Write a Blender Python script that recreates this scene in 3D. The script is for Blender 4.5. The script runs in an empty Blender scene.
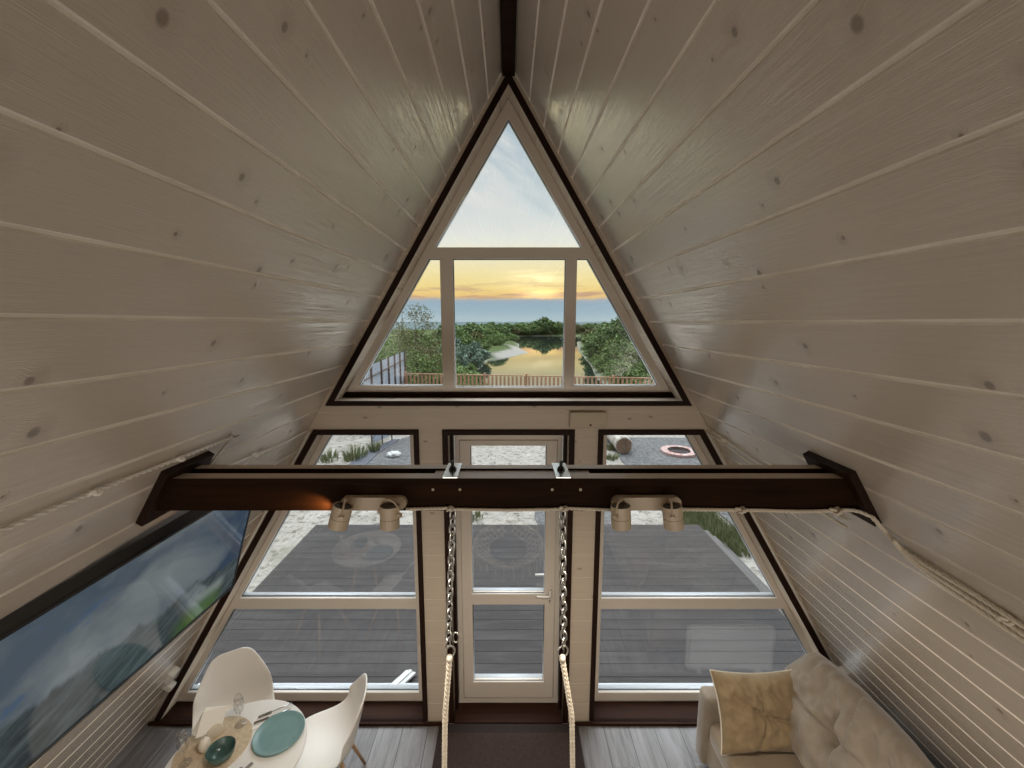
import bpy, bmesh, math, random
import numpy as np
from mathutils import Vector, Matrix, noise as mn
PI = math.pi
sc = bpy.context.scene
col = sc.collection
random.seed(7)
H = 3.15            # eye height above the room floor
K = .6012           # half-width gained per metre below the ridge
A_WALL = 4.773      # height where the two sloped walls meet
YW = 2.9            # inner face of the gable wall
YF = 3.06           # inner face of the window frames

# ------------------------------------------------------------------ materials
def srgb(r, g, b):
    f = lambda c: (c/12.92 if c <= .04045 else ((c+.055)/1.055)**2.4)
    return (f(r/255), f(g/255), f(b/255), 1)

class NT:
    def __init__(s, nt): s.nt = nt
    def n(s, t, **kw):
        o = s.nt.nodes.new(t)
        for k, v in kw.items():
            if hasattr(o, k): setattr(o, k, v)
        return o
    def l(s, a, b): s.nt.links.new(a, b)
    def val(s, sock, v):
        if hasattr(v, 'is_output') or isinstance(v, bpy.types.NodeSocket): s.l(v, sock)
        else: sock.default_value = v
    def math(s, op, a, b=0.0, c=None, clamp=False):
        o = s.n('ShaderNodeMath', operation=op); o.use_clamp = clamp
        s.val(o.inputs[0], a); s.val(o.inputs[1], b)
        if c is not None: s.val(o.inputs[2], c)
        return o.outputs[0]
    def mix(s, f, a, b, blend='MIX'):
        o = s.n('ShaderNodeMix', data_type='RGBA', blend_type=blend)
        s.val(o.inputs['Factor'], f); s.val(o.inputs[6], a); s.val(o.inputs[7], b)
        return o.outputs[2]
    def noise(s, vec, scale=5, detail=3, rough=.5, dist=0, dim='3D'):
        o = s.n('ShaderNodeTexNoise'); o.noise_dimensions = dim
        if vec is not None: s.l(vec, o.inputs['Vector'])
        o.inputs['Scale'].default_value = scale; o.inputs['Detail'].default_value = detail
        o.inputs['Roughness'].default_value = rough; o.inputs['Distortion'].default_value = dist
        return o.outputs['Fac']
    def rng(s, v, a, b, c=0.0, d=1.0, smooth=False):
        o = s.n('ShaderNodeMapRange'); o.clamp = True
        if smooth: o.interpolation_type = 'SMOOTHSTEP'
        s.val(o.inputs[0], v)
        for i, x in enumerate((a, b, c, d)): s.val(o.inputs[i+1], x)
        return o.outputs[0]
    def comb(s, x, y, z):
        o = s.n('ShaderNodeCombineXYZ')
        for i, v in enumerate((x, y, z)): s.val(o.inputs[i], v)
        return o.outputs[0]
    def sep(s, v):
        o = s.n('ShaderNodeSeparateXYZ'); s.l(v, o.inputs[0]); return o.outputs
    def pos(s):
        return s.n('ShaderNodeTexCoord').outputs['Object']
    def bump(s, h, strength=.3, dist=.01):
        o = s.n('ShaderNodeBump'); s.l(h, o.inputs['Height'])
        o.inputs['Strength'].default_value = strength; o.inputs['Distance'].default_value = dist
        return o.outputs[0]

def mat(name, c=(.5, .5, .5, 1), rough=.5, metal=0, spec=.5, **kw):
    m = bpy.data.materials.new(name); m.use_nodes = True
    b = m.node_tree.nodes['Principled BSDF']
    b.inputs['Base Color'].default_value = c; b.inputs['Roughness'].default_value = rough
    b.inputs['Metallic'].default_value = metal; b.inputs['Specular IOR Level'].default_value = spec
    for k, v in kw.items(): b.inputs[k].default_value = v
    return m
def nodes(m): return NT(m.node_tree), m.node_tree.nodes['Principled BSDF']

def mottled(name, c1, c2, scale, rough=.6, bump=0, bdist=.01, stretch=(1, 1, 1), detail=4, spec=.5, metal=0):
    m = mat(name, c1, rough, metal, spec); t, b = nodes(m)
    p = t.sep(t.pos()); v = t.comb(*[t.math('MULTIPLY', p[i], stretch[i]) for i in range(3)])
    f = t.noise(v, scale, detail, .6)
    t.l(t.mix(t.rng(f, .35, .65), c1, c2), b.inputs['Base Color'])
    if bump: t.l(t.bump(f, bump, bdist), b.inputs['Normal'])
    return m

PITCH = .1555
def board_mat(name, zoff, ca, cb, slope=True):
    """whitewashed tongue-and-groove boards running along y, each with its own grain and knots"""
    m = mat(name, ca, .36); t, b = nodes(m)
    p = t.sep(t.pos())
    bi = t.math('DIVIDE', t.math('SUBTRACT', p[2], H+zoff), PITCH)
    idx = t.math('FLOOR', bi); fr = t.math('FRACT', bi)
    w = t.n('ShaderNodeTexWhiteNoise'); w.noise_dimensions = '1D'; t.l(idx, w.inputs['W'])
    rnd = w.outputs['Value']
    ysh = t.math('ADD', p[1], t.math('MULTIPLY', rnd, 37.0))
    # knots
    vor = t.n('ShaderNodeTexVoronoi'); vor.voronoi_dimensions = '2D'
    kv = t.comb(t.math('DIVIDE', ysh, .27), t.math('ADD', t.math('MULTIPLY', fr, .58), t.math('MULTIPLY', idx, 7.31)), 0)
    t.l(kv, vor.inputs['Vector']); vor.inputs['Scale'].default_value = 1
    vs = t.sep(vor.outputs['Color'])
    size = t.math('MULTIPLY_ADD', t.math('POWER', vs[0], 2.5), .045, .02)
    near = t.math('DIVIDE', vor.outputs['Distance'], size)
    knot = t.math('MULTIPLY', t.rng(near, 1.0, .55, 0, 1), t.math('GREATER_THAN', vs[1], .2))
    halo = t.math('MULTIPLY', t.rng(near, 3.2, .8, 0, 1), t.math('GREATER_THAN', vs[1], .2))
    # grain that bends round the knots
    gz = t.math('ADD', t.math('MULTIPLY', fr, 1.0), t.math('MULTIPLY', halo, .10))
    gv = t.comb(t.math('MULTIPLY', ysh, .55), t.math('MULTIPLY', gz, 5.0), t.math('MULTIPLY', rnd, 9.0))
    g1 = t.noise(gv, 2.2, 2, .5, 1.6)
    rings = t.math('SINE', t.math('MULTIPLY', t.math('ADD', g1, t.math('MULTIPLY', gz, .5)), 62.0))
    g2 = t.noise(t.comb(t.math('MULTIPLY', ysh, 3.0), t.math('MULTIPLY', fr, 60.0), rnd), 1.0, 3, .6)
    big = t.noise(t.comb(t.math('MULTIPLY', ysh, .9), t.math('MULTIPLY', bi, .8), 3.0), 1.0, 3, .6)
    c = t.mix(t.math('MULTIPLY', rnd, .55), ca, cb)
    c = t.mix(t.rng(rings, .2, 1, 0, .075), c, (ca[0]*.62, ca[1]*.58, ca[2]*.52, 1))
    c = t.mix(t.rng(g2, .5, .8, 0, .12), c, (ca[0]*.7, ca[1]*.68, ca[2]*.64, 1))
    c = t.mix(t.rng(big, .4, .75, 0, .25), c, (min(1, ca[0]*1.12), ca[1]*1.12, ca[2]*1.12, 1))
    c = t.mix(t.math('MULTIPLY', halo, .22), c, (ca[0]*.5, ca[1]*.42, ca[2]*.34, 1))
    c = t.mix(t.math('MULTIPLY', knot, .60), c, (.13, .09, .06, 1))
    t.l(c, b.inputs['Base Color'])
    h = t.math('ADD', t.math('MULTIPLY', rings, .22), t.math('ADD', t.math('MULTIPLY', g2, .9), t.math('MULTIPLY', halo, 1.6)))
    t.l(t.bump(h, .4, .0025), b.inputs['Normal'])
    t.l(t.rng(big, .3, .7, .15, .22), b.inputs['Roughness'])
    b.inputs['Coat Weight'].default_value = .85; b.inputs['Coat Roughness'].default_value = .15; b.inputs['Coat IOR'].default_value = 1.75
    t.l(t.bump(h, .30, .0016), b.inputs['Coat Normal'])
    return m

def gable_mat():
    """painted boards across the gable: paint has pooled in the grooves"""
    c1 = (.64, .545, .435, 1); m = mat('painted_gable_boards', c1, .45); t, b = nodes(m)
    p = t.sep(t.pos())
    bi = t.math('DIVIDE', t.math('ADD', p[2], .017), .181); fr = t.math('FRACT', bi); idx = t.math('FLOOR', bi)
    e = t.math('ABSOLUTE', t.math('SUBTRACT', fr, .5))
    groove = t.rng(e, .478, .492)
    g = t.noise(t.comb(t.math('MULTIPLY', p[0], 1.3), idx, t.math('MULTIPLY', p[2], 26.0)), 1.6, 4, .6, .6)
    c = t.mix(t.rng(g, .4, .7, 0, .25), c1, (.50, .40, .30, 1))
    vor = t.n('ShaderNodeTexVoronoi'); vor.voronoi_dimensions = '2D'; vor.inputs['Scale'].default_value = 1
    t.l(t.comb(t.math('MULTIPLY', p[0], 2.1), t.math('MULTIPLY', p[2], 4.4), 0), vor.inputs['Vector'])
    k = t.rng(vor.outputs['Distance'], .05, .02)
    c = t.mix(t.math('MULTIPLY', k, .5), c, (.14, .09, .06, 1))
    c = t.mix(groove, c, (.78, .68, .56, 1)); t.l(c, b.inputs['Base Color'])
    t.l(t.bump(t.math('ADD', t.math('MULTIPLY', groove, -1.0), t.math('MULTIPLY', g, .1)), .6, .003), b.inputs['Normal'])
    return m

def stained_wood(name, c1, c2, axis=0, rough=.5, scale=1.0, spec=.4):
    m = mat(name, c1, rough, 0, spec); t, b = nodes(m); p = t.sep(t.pos())
    st = [22.0*scale]*3; st[axis] = 1.1*scale
    v = t.comb(*[t.math('MULTIPLY', p[i], st[i]) for i in range(3)])
    f = t.noise(v, 1.5, 5, .65, .8)
    kn = t.n('ShaderNodeTexVoronoi'); kn.inputs['Scale'].default_value = 1
    st2 = [7.0]*3; st2[axis] = 2.2
    t.l(t.comb(*[t.math('MULTIPLY', p[i], st2[i]) for i in range(3)]), kn.inputs['Vector'])
    c = t.mix(t.rng(f, .3, .7), c1, c2)
    c = t.mix(t.rng(kn.outputs['Distance'], .22, .08, 0, .55), c, (c1[0]*.35, c1[1]*.35, c1[2]*.35, 1))
    t.l(c, b.inputs['Base Color']); t.l(t.bump(f, .25, .003), b.inputs['Normal'])
    return m

def plank_mat(name, along, w, off, cols, gap, rough, groove_c, bump=.35, seg=1.3):
    """planks: along = axis the planks run on"""
    m = mat(name, cols[0], rough); t, b = nodes(m); p = t.sep(t.pos())
    a, c_ = (p[1], p[0]) if along == 1 else (p[0], p[1])
    bi = t.math('DIVIDE', t.math('ADD', c_, off), w); idx = t.math('FLOOR', bi); fr = t.math('FRACT', bi)
    wn = t.n('ShaderNodeTexWhiteNoise'); wn.noise_dimensions = '1D'; t.l(idx, wn.inputs['W'])
    r = wn.outputs['Value']
    sb = t.math('DIVIDE', t.math('ADD', a, t.math('MULTIPLY', r, 9.0)), seg)
    wn2 = t.n('ShaderNodeTexWhiteNoise'); wn2.noise_dimensions = '2D'; t.l(t.comb(idx, t.math('FLOOR', sb), 0), wn2.inputs['Vector'])
    r2 = wn2.outputs['Value']
    g = t.noise(t.comb(t.math('MULTIPLY', a, 1.5), t.math('MULTIPLY', c_, 24.0), t.math('MULTIPLY', r2, 13.0)), 1.6, 5, .68, .9)
    g2 = t.noise(t.comb(t.math('MULTIPLY', a, .9), t.math('MULTIPLY', c_, 5.0), t.math('MULTIPLY', r2, 5.0)), 1.8, 3, .6, .5)
    c = t.mix(r2, cols[0], cols[1])
    c = t.mix(t.rng(g, .42, .66, 0, .75), c, cols[2])
    c = t.mix(t.rng(g2, .45, .75, 0, .6), c, cols[3])
    e = t.math('ABSOLUTE', t.math('SUBTRACT', fr, .5)); gr = t.rng(e, .5-gap*1.3, .5-gap*.6)
    c = t.mix(gr, c, groove_c); t.l(c, b.inputs['Base Color'])
    t.l(t.bump(t.math('ADD', t.math('MULTIPLY', gr, -1.5), t.math('MULTIPLY', g, .35)), bump, .004), b.inputs['Normal'])
    return m

def fabric(name, c1, c2, rough=.85, sheen=.5):
    m = mat(name, c1, rough, 0, .2); t, b = nodes(m)
    f = t.noise(t.pos(), 9, 4, .6); f2 = t.noise(t.pos(), 420, 2, .5)
    t.l(t.mix(t.rng(f, .35, .65), c1, c2), b.inputs['Base Color'])
    b.inputs['Sheen Weight'].default_value = sheen; b.inputs['Sheen Roughness'].default_value = .4
    t.l(t.bump(f2, .15, .001), b.inputs['Normal'])
    return m

def leaf_mat(name, c1, c2, c3):
    m = mat(name, c1, .75, 0, .25); t, b = nodes(m)
    g = t.n('ShaderNodeNewGeometry')
    r = g.outputs['Random Per Island']
    c = t.mix(t.rng(r, 0, .6), c1, c2); c = t.mix(t.rng(r, .75, 1), c, c3)
    t.l(c, b.inputs['Base Color'])
    return m

def glass_mat(name, ior, tint=(1, 1, 1, 1)):
    m = bpy.data.materials.new(name); m.use_nodes = True; nt = m.node_tree; nt.nodes.clear(); t = NT(nt)
    o = t.n('ShaderNodeOutputMaterial'); mx = t.n('ShaderNodeMixShader')
    fr = t.n('ShaderNodeFresnel'); bf = t.n('ShaderNodeNewGeometry').outputs['Backfacing']
    t.l(t.math('MULTIPLY_ADD', bf, 1/ior-ior, ior), fr.inputs['IOR'])     # same reflectance from both sides of a pane
    tr = t.n('ShaderNodeBsdfTransparent'); tr.inputs[0].default_value = tint
    gl = t.n('ShaderNodeBsdfGlossy'); gl.inputs['Roughness'].default_value = .0
    t.l(fr.outputs[0], mx.inputs[0]); t.l(tr.outputs[0], mx.inputs[1]); t.l(gl.outputs[0], mx.inputs[2]); t.l(mx.outputs[0], o.inputs[0])
    return m

M = {}
WASH_A = (.70, .615, .525, 1); WASH_B = (.62, .54, .455, 1)
M['wash_l'] = board_mat('whitewashed_boards_one', .01, WASH_A, WASH_B)
M['wash_r'] = board_mat('whitewashed_boards_two', 0, WASH_A, WASH_B)
M['groove'] = mottled('pooled_paint_groove', (.90, .84, .755, 1), (.78, .71, .62, 1), 14, .5, stretch=(1, .3, 1))
M['gable'] = gable_mat()
M['brown'] = stained_wood('dark_brown_stain', (.026, .009, .004, 1), (.015, .0055, .0025, 1), 2, .6, 1.0, .2)
M['brown_x'] = stained_wood('dark_brown_stain_across', (.030, .0125, .0045, 1), (.013, .0055, .0022, 1), 0, .7, 1.0, .08)
M['sillwood'] = stained_wood('brown_sill_stain', (.040, .016, .009, 1), (.022, .009, .005, 1), 0, .65, 1.0, .1)
M['edgewood'] = stained_wood('window_lit_beam_top', (.48, .37, .27, 1), (.38, .285, .20, 1), 0, .36)  # window light on the beam top painted in as a paler wood colour
M['pvc'] = mottled('white_pvc', (.74, .665, .58, 1), (.72, .645, .56, 1), 3, .38)
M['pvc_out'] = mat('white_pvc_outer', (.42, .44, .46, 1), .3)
M['gasket'] = mat('black_gasket', (.012, .012, .013, 1), .6)
M['glass'] = glass_mat('window_glass', 1.74)
M['thinglass'] = glass_mat('stemware_glass', 1.9, (.96, .96, .96, 1))
M['floor'] = plank_mat('grey_brown_laminate', 1, .1965, .04, [(.24, .23, .225, 1), (.17, .155, .15, 1), (.09, .075, .07, 1), (.32, .31, .31, 1)], .012, .42, (.035, .03, .03, 1))
M['deck'] = plank_mat('weathered_deck_boards', 0, .15, .02, [(.033, .027, .0255, 1), (.023, .0185, .0175, 1), (.012, .0095, .009, 1), (.060, .052, .049, 1)], .03, .6, (.004, .003, .003, 1), .6, 3.1)
M['deck'].node_tree.nodes['Principled BSDF'].inputs['Specular IOR Level'].default_value = .3
M['steel'] = mat('zinc_steel', (.62, .60, .56, 1), .32, 1)
M['plate_steel'] = mottled('galvanised_plate', (.93, .93, .90, 1), (.80, .81, .78, 1), 60, .22, metal=.9)
M['bolt'] = mat('dark_bolt', (.03, .035, .03, 1), .4, .6)
M['chrome'] = mat('polished_steel', (.7, .7, .7, 1), .15, 1)
M['rope'] = mottled('cotton_rope', (.80, .73, .61, 1), (.68, .60, .48, 1), 120, .85)
M['ropewhite'] = mottled('white_cord', (.92, .89, .83, 1), (.82, .78, .71, 1), 90, .8)
M['lampbeige'] = mat('beige_lacquer', (.55, .45, .33, 1), .4)
M['lampdark'] = mat('lamp_inner', (.10, .08, .06, 1), .5)
M['whiteplastic'] = mat('white_plastic', (.80, .765, .70, 1), .35)
M['chairwhite'] = mat('white_moulded_seat', (.82, .785, .73, 1), .38)
M['beech'] = stained_wood('beech_leg', (.55, .36, .20, 1), (.45, .28, .15, 1), 2, .5)
M['blackwire'] = mat('black_wire', (.015, .015, .015, 1), .4, .5)
M['table'] = mottled('white_tabletop', (.80, .775, .735, 1), (.78, .755, .71, 1), 4, .28)
M['mat'] = mottled('woven_straw', (.62, .50, .35, 1), (.50, .39, .26, 1), 60, .8, .3, .002)
M['teal'] = mottled('teal_glaze', (.15, .265, .262, 1), (.175, .29, .285, 1), 18, .3)
M['tealdark'] = mottled('dark_green_glaze', (.045, .092, .082, 1), (.06, .115, .1, 1), 18, .22)
M['ceramic'] = mottled('cream_ceramic', (.74, .68, .58, 1), (.68, .61, .5, 1), 10, .3)
M['paper'] = mat('white_paper', (.86, .83, .77, 1), .8)
M['doormat'] = mottled('brown_coir', (.030, .016, .0115, 1), (.046, .026, .0195, 1), 55, .95, .6, .004)
M['matborder'] = mottled('brown_mat_border', (.016, .008, .006, 1), (.023, .012, .009, 1), 40, .9)
M['sofa'] = fabric('beige_velour', (.36, .30, .235, 1), (.30, .245, .19, 1))
M['sofaseat'] = fabric('beige_velour_seat', (.36, .285, .20, 1), (.31, .24, .17, 1))
M['pillow'] = fabric('golden_velvet', (.37, .275, .16, 1), (.28, .205, .118, 1), .6, .5)
M['piping'] = mat('pale_piping', (.78, .70, .58, 1), .8)
M['tvbody'] = mat('tv_black', (.02, .021, .023, 1), .4)
M['blackgloss'] = mat('tv_bezel', (.008, .008, .009, 1), .3)
# outdoors
M['sand'] = None
M['gravel'] = mottled('grey_gravel', (.052, .052, .053, 1), (.165, .163, .16, 1), 15, .9, .9, .04, detail=8)
M['fabricground'] = mottled('dark_ground_fabric', (0.0715, 0.0770, 0.0935, 1), (0.1045, 0.1100, 0.1265, 1), 8, .9)
M['bark'] = mottled('birch_bark', (0.5850, 0.5363, 0.4713, 1), (0.2438, 0.2113, 0.1787, 1), 7, .8, .4, .01, (1, .4, 1))
M['cutwood'] = mottled('cut_log_end', (0.2730, 0.1755, 0.1105, 1), (0.1625, 0.0975, 0.0650, 1), 12, .8)
M['brick'] = mottled('pink_brick', (0.3960, 0.2160, 0.1860, 1), (0.4800, 0.3720, 0.3420, 1), 9, .85, .3)
M['soot'] = mat('soot', (.03, .022, .022, 1), .9)
M['fencewood'] = stained_wood('fence_wood', (0.5202, 0.2890, 0.1734, 1), (0.3757, 0.2023, 0.1229, 1), 2, .6)
M['sheet'] = mottled('pale_blue_sheet', (0.3844, 0.4278, 0.4960, 1), (0.3534, 0.3968, 0.4712, 1), 2, .4)
M['rust'] = mat('rusty_post', (.09, .055, .04, 1), .7)
M['stepwood'] = stained_wood('grey_step_wood', (0.1000, 0.0900, 0.0850, 1), (0.0700, 0.0625, 0.0575, 1), 1, .6)
M['whitewood'] = mottled('white_paint', (0.6300, 0.6300, 0.6150, 1), (0.4650, 0.4650, 0.4500, 1), 9, .5, stretch=(4, .6, 1))
M['trunk'] = mottled('tree_bark', (0.0660, 0.0480, 0.0360, 1), (0.1080, 0.0840, 0.0660, 1), 5, .9)
M['leaf_mid'] = leaf_mat('leaf_green', (0.1046, 0.1650, 0.0550, 1), (0.1760, 0.2586, 0.0826, 1), (0.2750, 0.3520, 0.1210, 1))
M['leaf_dark'] = leaf_mat('leaf_dark_green', (0.0914, 0.1501, 0.0587, 1), (0.1501, 0.2284, 0.0848, 1), (0.2218, 0.3067, 0.1109, 1))
M['leaf_grey'] = leaf_mat('leaf_willow', (0.1232, 0.1848, 0.1365, 1), (0.1848, 0.2552, 0.1893, 1), (0.2464, 0.3080, 0.2288, 1))
M['leaf_dry'] = leaf_mat('leaf_olive', (0.1155, 0.1237, 0.0495, 1), (0.1650, 0.1650, 0.0660, 1), (0.2228, 0.2063, 0.0907, 1))
M['grassblade'] = leaf_mat('grass_blade', (.105, .135, .055, 1), (.165, .19, .085, 1), (.27, .26, .15, 1))
M['hills'] = mottled('distant_forest', (0.0527, 0.0899, 0.0930, 1), (0.0713, 0.1116, 0.1085, 1), .02, .95, stretch=(1, 1, 6))  # distance haze put into the colour as a blue-green tint

# ------------------------------------------------------------------ mesh helpers
def obj(name, bm, m, parent=None, smooth=False, origin=None):
    me = bpy.data.meshes.new(name)
    bmesh.ops.recalc_face_normals(bm, faces=bm.faces)
    if origin is None and parent is not None: origin = parent['_o'] if '_o' in parent else (0, 0, 0)
    if origin is not None: bmesh.ops.translate(bm, vec=-Vector(origin), verts=bm.verts)
    bm.to_mesh(me); bm.free()
    return obj_me(name, me, m, parent, smooth, origin if parent is None else None)
def obj_me(name, me, m, parent=None, smooth=False, loc=None):
    for x in (m if isinstance(m, (list, tuple)) else [m]): me.materials.append(x)
    if smooth: me.polygons.foreach_set('use_smooth', [True]*len(me.polygons))
    o = bpy.data.objects.new(name, me); col.objects.link(o)
    if parent is not None: o.parent = parent
    elif loc is not None: o.location = loc
    return o
ORIG = {}
def thing(name, label, cat, loc=(0, 0, 0), group=None):
    o = bpy.data.objects.new(name, None); col.objects.link(o); o.empty_display_size = .1
    o.location = loc; o['label'] = label; o['category'] = cat
    if group: o['group'] = group
    ORIG[o.name] = Vector(loc)
    return o
def part(name, bm, m, par, smooth=False):
    """a mesh given in world coordinates, parented to its thing"""
    p = par; off = Vector((0, 0, 0))
    while p is not None:
        off += Vector(ORIG.get(p.name, (0, 0, 0))); p = p.parent
    return obj(name, bm, m, par, smooth, off)
def tag(o, label, cat, group=None):
    o['label'] = label; o['category'] = cat
    if group: o['group'] = group
    return o
def struct(o): o['kind'] = 'structure'; return o
def sempty(name, loc=(0, 0, 0)):
    o = bpy.data.objects.new(name, None); col.objects.link(o); o.location = loc; o['kind'] = 'structure'; ORIG[o.name] = Vector(loc); return o
def dup(root, loc, rotz, label, group=None, scale=None):
    r = root.copy(); col.objects.link(r); r.location = loc; r.rotation_euler = (0, 0, rotz); r['label'] = label
    if group: r['group'] = group
    if scale: r.scale = scale
    for ch in list(root.children):
        c = ch.copy(); col.objects.link(c); c.parent = r
        for g in ch.children:
            d = g.copy(); col.objects.link(d); d.parent = c
    return r

def box(bm, x0, x1, y0, y1, z0, z1, bev=0, mi=0):
    vs = [bm.verts.new((x, y, z)) for z in (z0, z1) for y in (y0, y1) for x in (x0, x1)]
    fs = [(0, 1, 3, 2), (4, 6, 7, 5), (0, 4, 5, 1), (2, 3, 7, 6), (0, 2, 6, 4), (1, 5, 7, 3)]
    ff = [bm.faces.new([vs[i] for i in f]) for f in fs]
    for f in ff: f.material_index = mi
    if bev:
        es = list({e for f in ff for e in f.edges})
        bmesh.ops.bevel(bm, geom=es, offset=bev, segments=2, affect='EDGES', profile=.6)
    return vs
def nbox(*a, **k):
    bm = bmesh.new(); box(bm, *a, **k); return bm
def obox(bm, c, size, mtx, bev=0):
    """box oriented by a 3x3 matrix"""
    b2 = bmesh.new(); s = [v/2 for v in size]; box(b2, -s[0], s[0], -s[1], s[1], -s[2], s[2], bev)
    for v in b2.verts: v.co = mtx @ v.co + Vector(c)
    me = bpy.data.meshes.new('t'); b2.to_mesh(me); b2.free(); bm.from_mesh(me); bpy.data.meshes.remove(me)
def frames(pts, closed=False):
    n = len(pts); out = []; up = None
    for i, p in enumerate(pts):
        a = pts[(i-1) % n] if closed or i > 0 else pts[i]; b = pts[(i+1) % n] if closed or i < n-1 else pts[i]
        t = (b-a).normalized()
        if up is None: up = t.orthogonal().normalized()
        up = (up - t*up.dot(t))
        up = up.normalized() if up.length > 1e-6 else t.orthogonal().normalized()
        out.append((t, up.copy(), t.cross(up)))
    return out
def tube(bm, pts, r, seg=8, closed=False, caps=True):
    pts = [Vector(p) for p in pts]; n = len(pts); rs = r if isinstance(r, (list, tuple)) else [r]*n
    fr = frames(pts, closed); rings = []
    for p, (t, u, v), rr in zip(pts, fr, rs):
        rings.append([bm.verts.new(p + (u*math.cos(2*PI*k/seg) + v*math.sin(2*PI*k/seg))*rr) for k in range(seg)])
    m = n if closed else n-1
    for i in range(m):
        a, b = rings[i], rings[(i+1) % n]
        for k in range(seg): bm.faces.new((a[k], a[(k+1) % seg], b[(k+1) % seg], b[k]))
    if caps and not closed: bm.faces.new(rings[0][::-1]); bm.faces.new(rings[-1])
def resample(pts, step):
    pts = [Vector(p) for p in pts]; out = [pts[0]]
    for a, b in zip(pts, pts[1:]):
        n = max(1, round((b-a).length/step))
        for i in range(1, n+1): out.append(a.lerp(b, i/n))
    return out
def smooth_path(pts, it=2):
    pts = [Vector(p) for p in pts]
    for _ in range(it):
        q = [pts[0]]
        for a, b in zip(pts, pts[1:]): q += [a.lerp(b, .25), a.lerp(b, .75)]
        pts = q + [pts[-1]]
    return pts
def rope(bm, pts, r, strands=3, lay=None, seg=6):
    """laid rope: strands wound round a path"""
    lay = lay or r*7
    P = resample(pts, lay/9); fr = frames(P); L = 0; ph = [0]
    for a, b in zip(P, P[1:]): L += (b-a).length; ph.append(L/lay*2*PI)
    for s in range(strands):
        q = [p + (u*math.cos(f+2*PI*s/strands) + v*math.sin(f+2*PI*s/strands))*r*.52 for p, (t, u, v), f in zip(P, fr, ph)]
        tube(bm, q, r*.52, seg)
def braid(bm, pts, r):
    """flat three-strand plait"""
    lay = r*5; P = resample(pts, lay/10); fr = frames(P); L = 0; ph = [0]
    for a, b in zip(P, P[1:]): L += (b-a).length; ph.append(L/lay*2*PI)
    for s in range(3):
        o = 2*PI*s/3
        q = [p + u*math.sin(f+o)*r*.62 + v*math.sin(2*(f+o))*r*.38 for p, (t, u, v), f in zip(P, fr, ph)]
        tube(bm, q, r*.40, 6)
def knot(bm, c, r, rr):
    c = Vector(c)
    pts = []
    for i in range(40):
        t = 2*PI*i/40
        pts.append(c + Vector((math.sin(t)+2*math.sin(2*t), (math.cos(t)-2*math.cos(2*t))*.7, -math.sin(3*t)))*r/3)
    tube(bm, pts, rr, 6, True)
def lathe(bm, prof, c=(0, 0, 0), seg=24, cap=False):
    c = Vector(c); rings = []
    for r, z in prof:
        if r < 1e-5: rings.append([bm.verts.new(c+Vector((0, 0, z)))])
        else: rings.append([bm.verts.new(c+Vector((r*math.cos(2*PI*k/seg), r*math.sin(2*PI*k/seg), z))) for k in range(seg)])
    for a, b in zip(rings, rings[1:]):
        for k in range(seg):
            k2 = (k+1) % seg
            if len(a) == 1 and len(b) > 1: bm.faces.new((a[0], b[k], b[k2]))
            elif len(b) == 1 and len(a) > 1: bm.faces.new((a[k], a[k2], b[0]))
            elif len(a) > 1: bm.faces.new((a[k], a[k2], b[k2], b[k]))
    if cap: 
        if len(rings[0]) > 1: bm.faces.new(rings[0][::-1])
        if len(rings[-1]) > 1: bm.faces.new(rings[-1])
def plate_me(loops, y, th, bev=0):
    """flat plate in the x-z plane with holes, from y (inner face) to y+th"""
    cu = bpy.data.curves.new('c', 'CURVE'); cu.dimensions = '2D'; cu.fill_mode = 'BOTH'
    for lp in loops:
        s = cu.splines.new('POLY'); s.points.add(len(lp)-1); s.use_cyclic_u = True
        for p, (x, z) in zip(s.points, lp): p.co = (x, z, 0, 1)
    cu.extrude = th/2-bev; cu.bevel_depth = bev; cu.bevel_resolution = 1; cu.offset = -bev
    o = bpy.data.objects.new('c', cu); col.objects.link(o)
    dg = bpy.context.evaluated_depsgraph_get(); dg.update()
    me = bpy.data.meshes.new_from_object(o.evaluated_get(dg))
    bpy.data.objects.remove(o); bpy.data.curves.remove(cu)
    me.transform(Matrix(((1, 0, 0, 0), (0, 0, -1, y+th/2), (0, 1, 0, 0), (0, 0, 0, 1))))
    me.materials.clear()
    return me
def plate(name, loops, y, th, m, parent=None, bev=0):
    return obj_me(name, plate_me(loops, y, th, bev), m, parent)
def sl(a, z): return K*(a-z)          # half-width of the slope with apex a at height z

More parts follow.
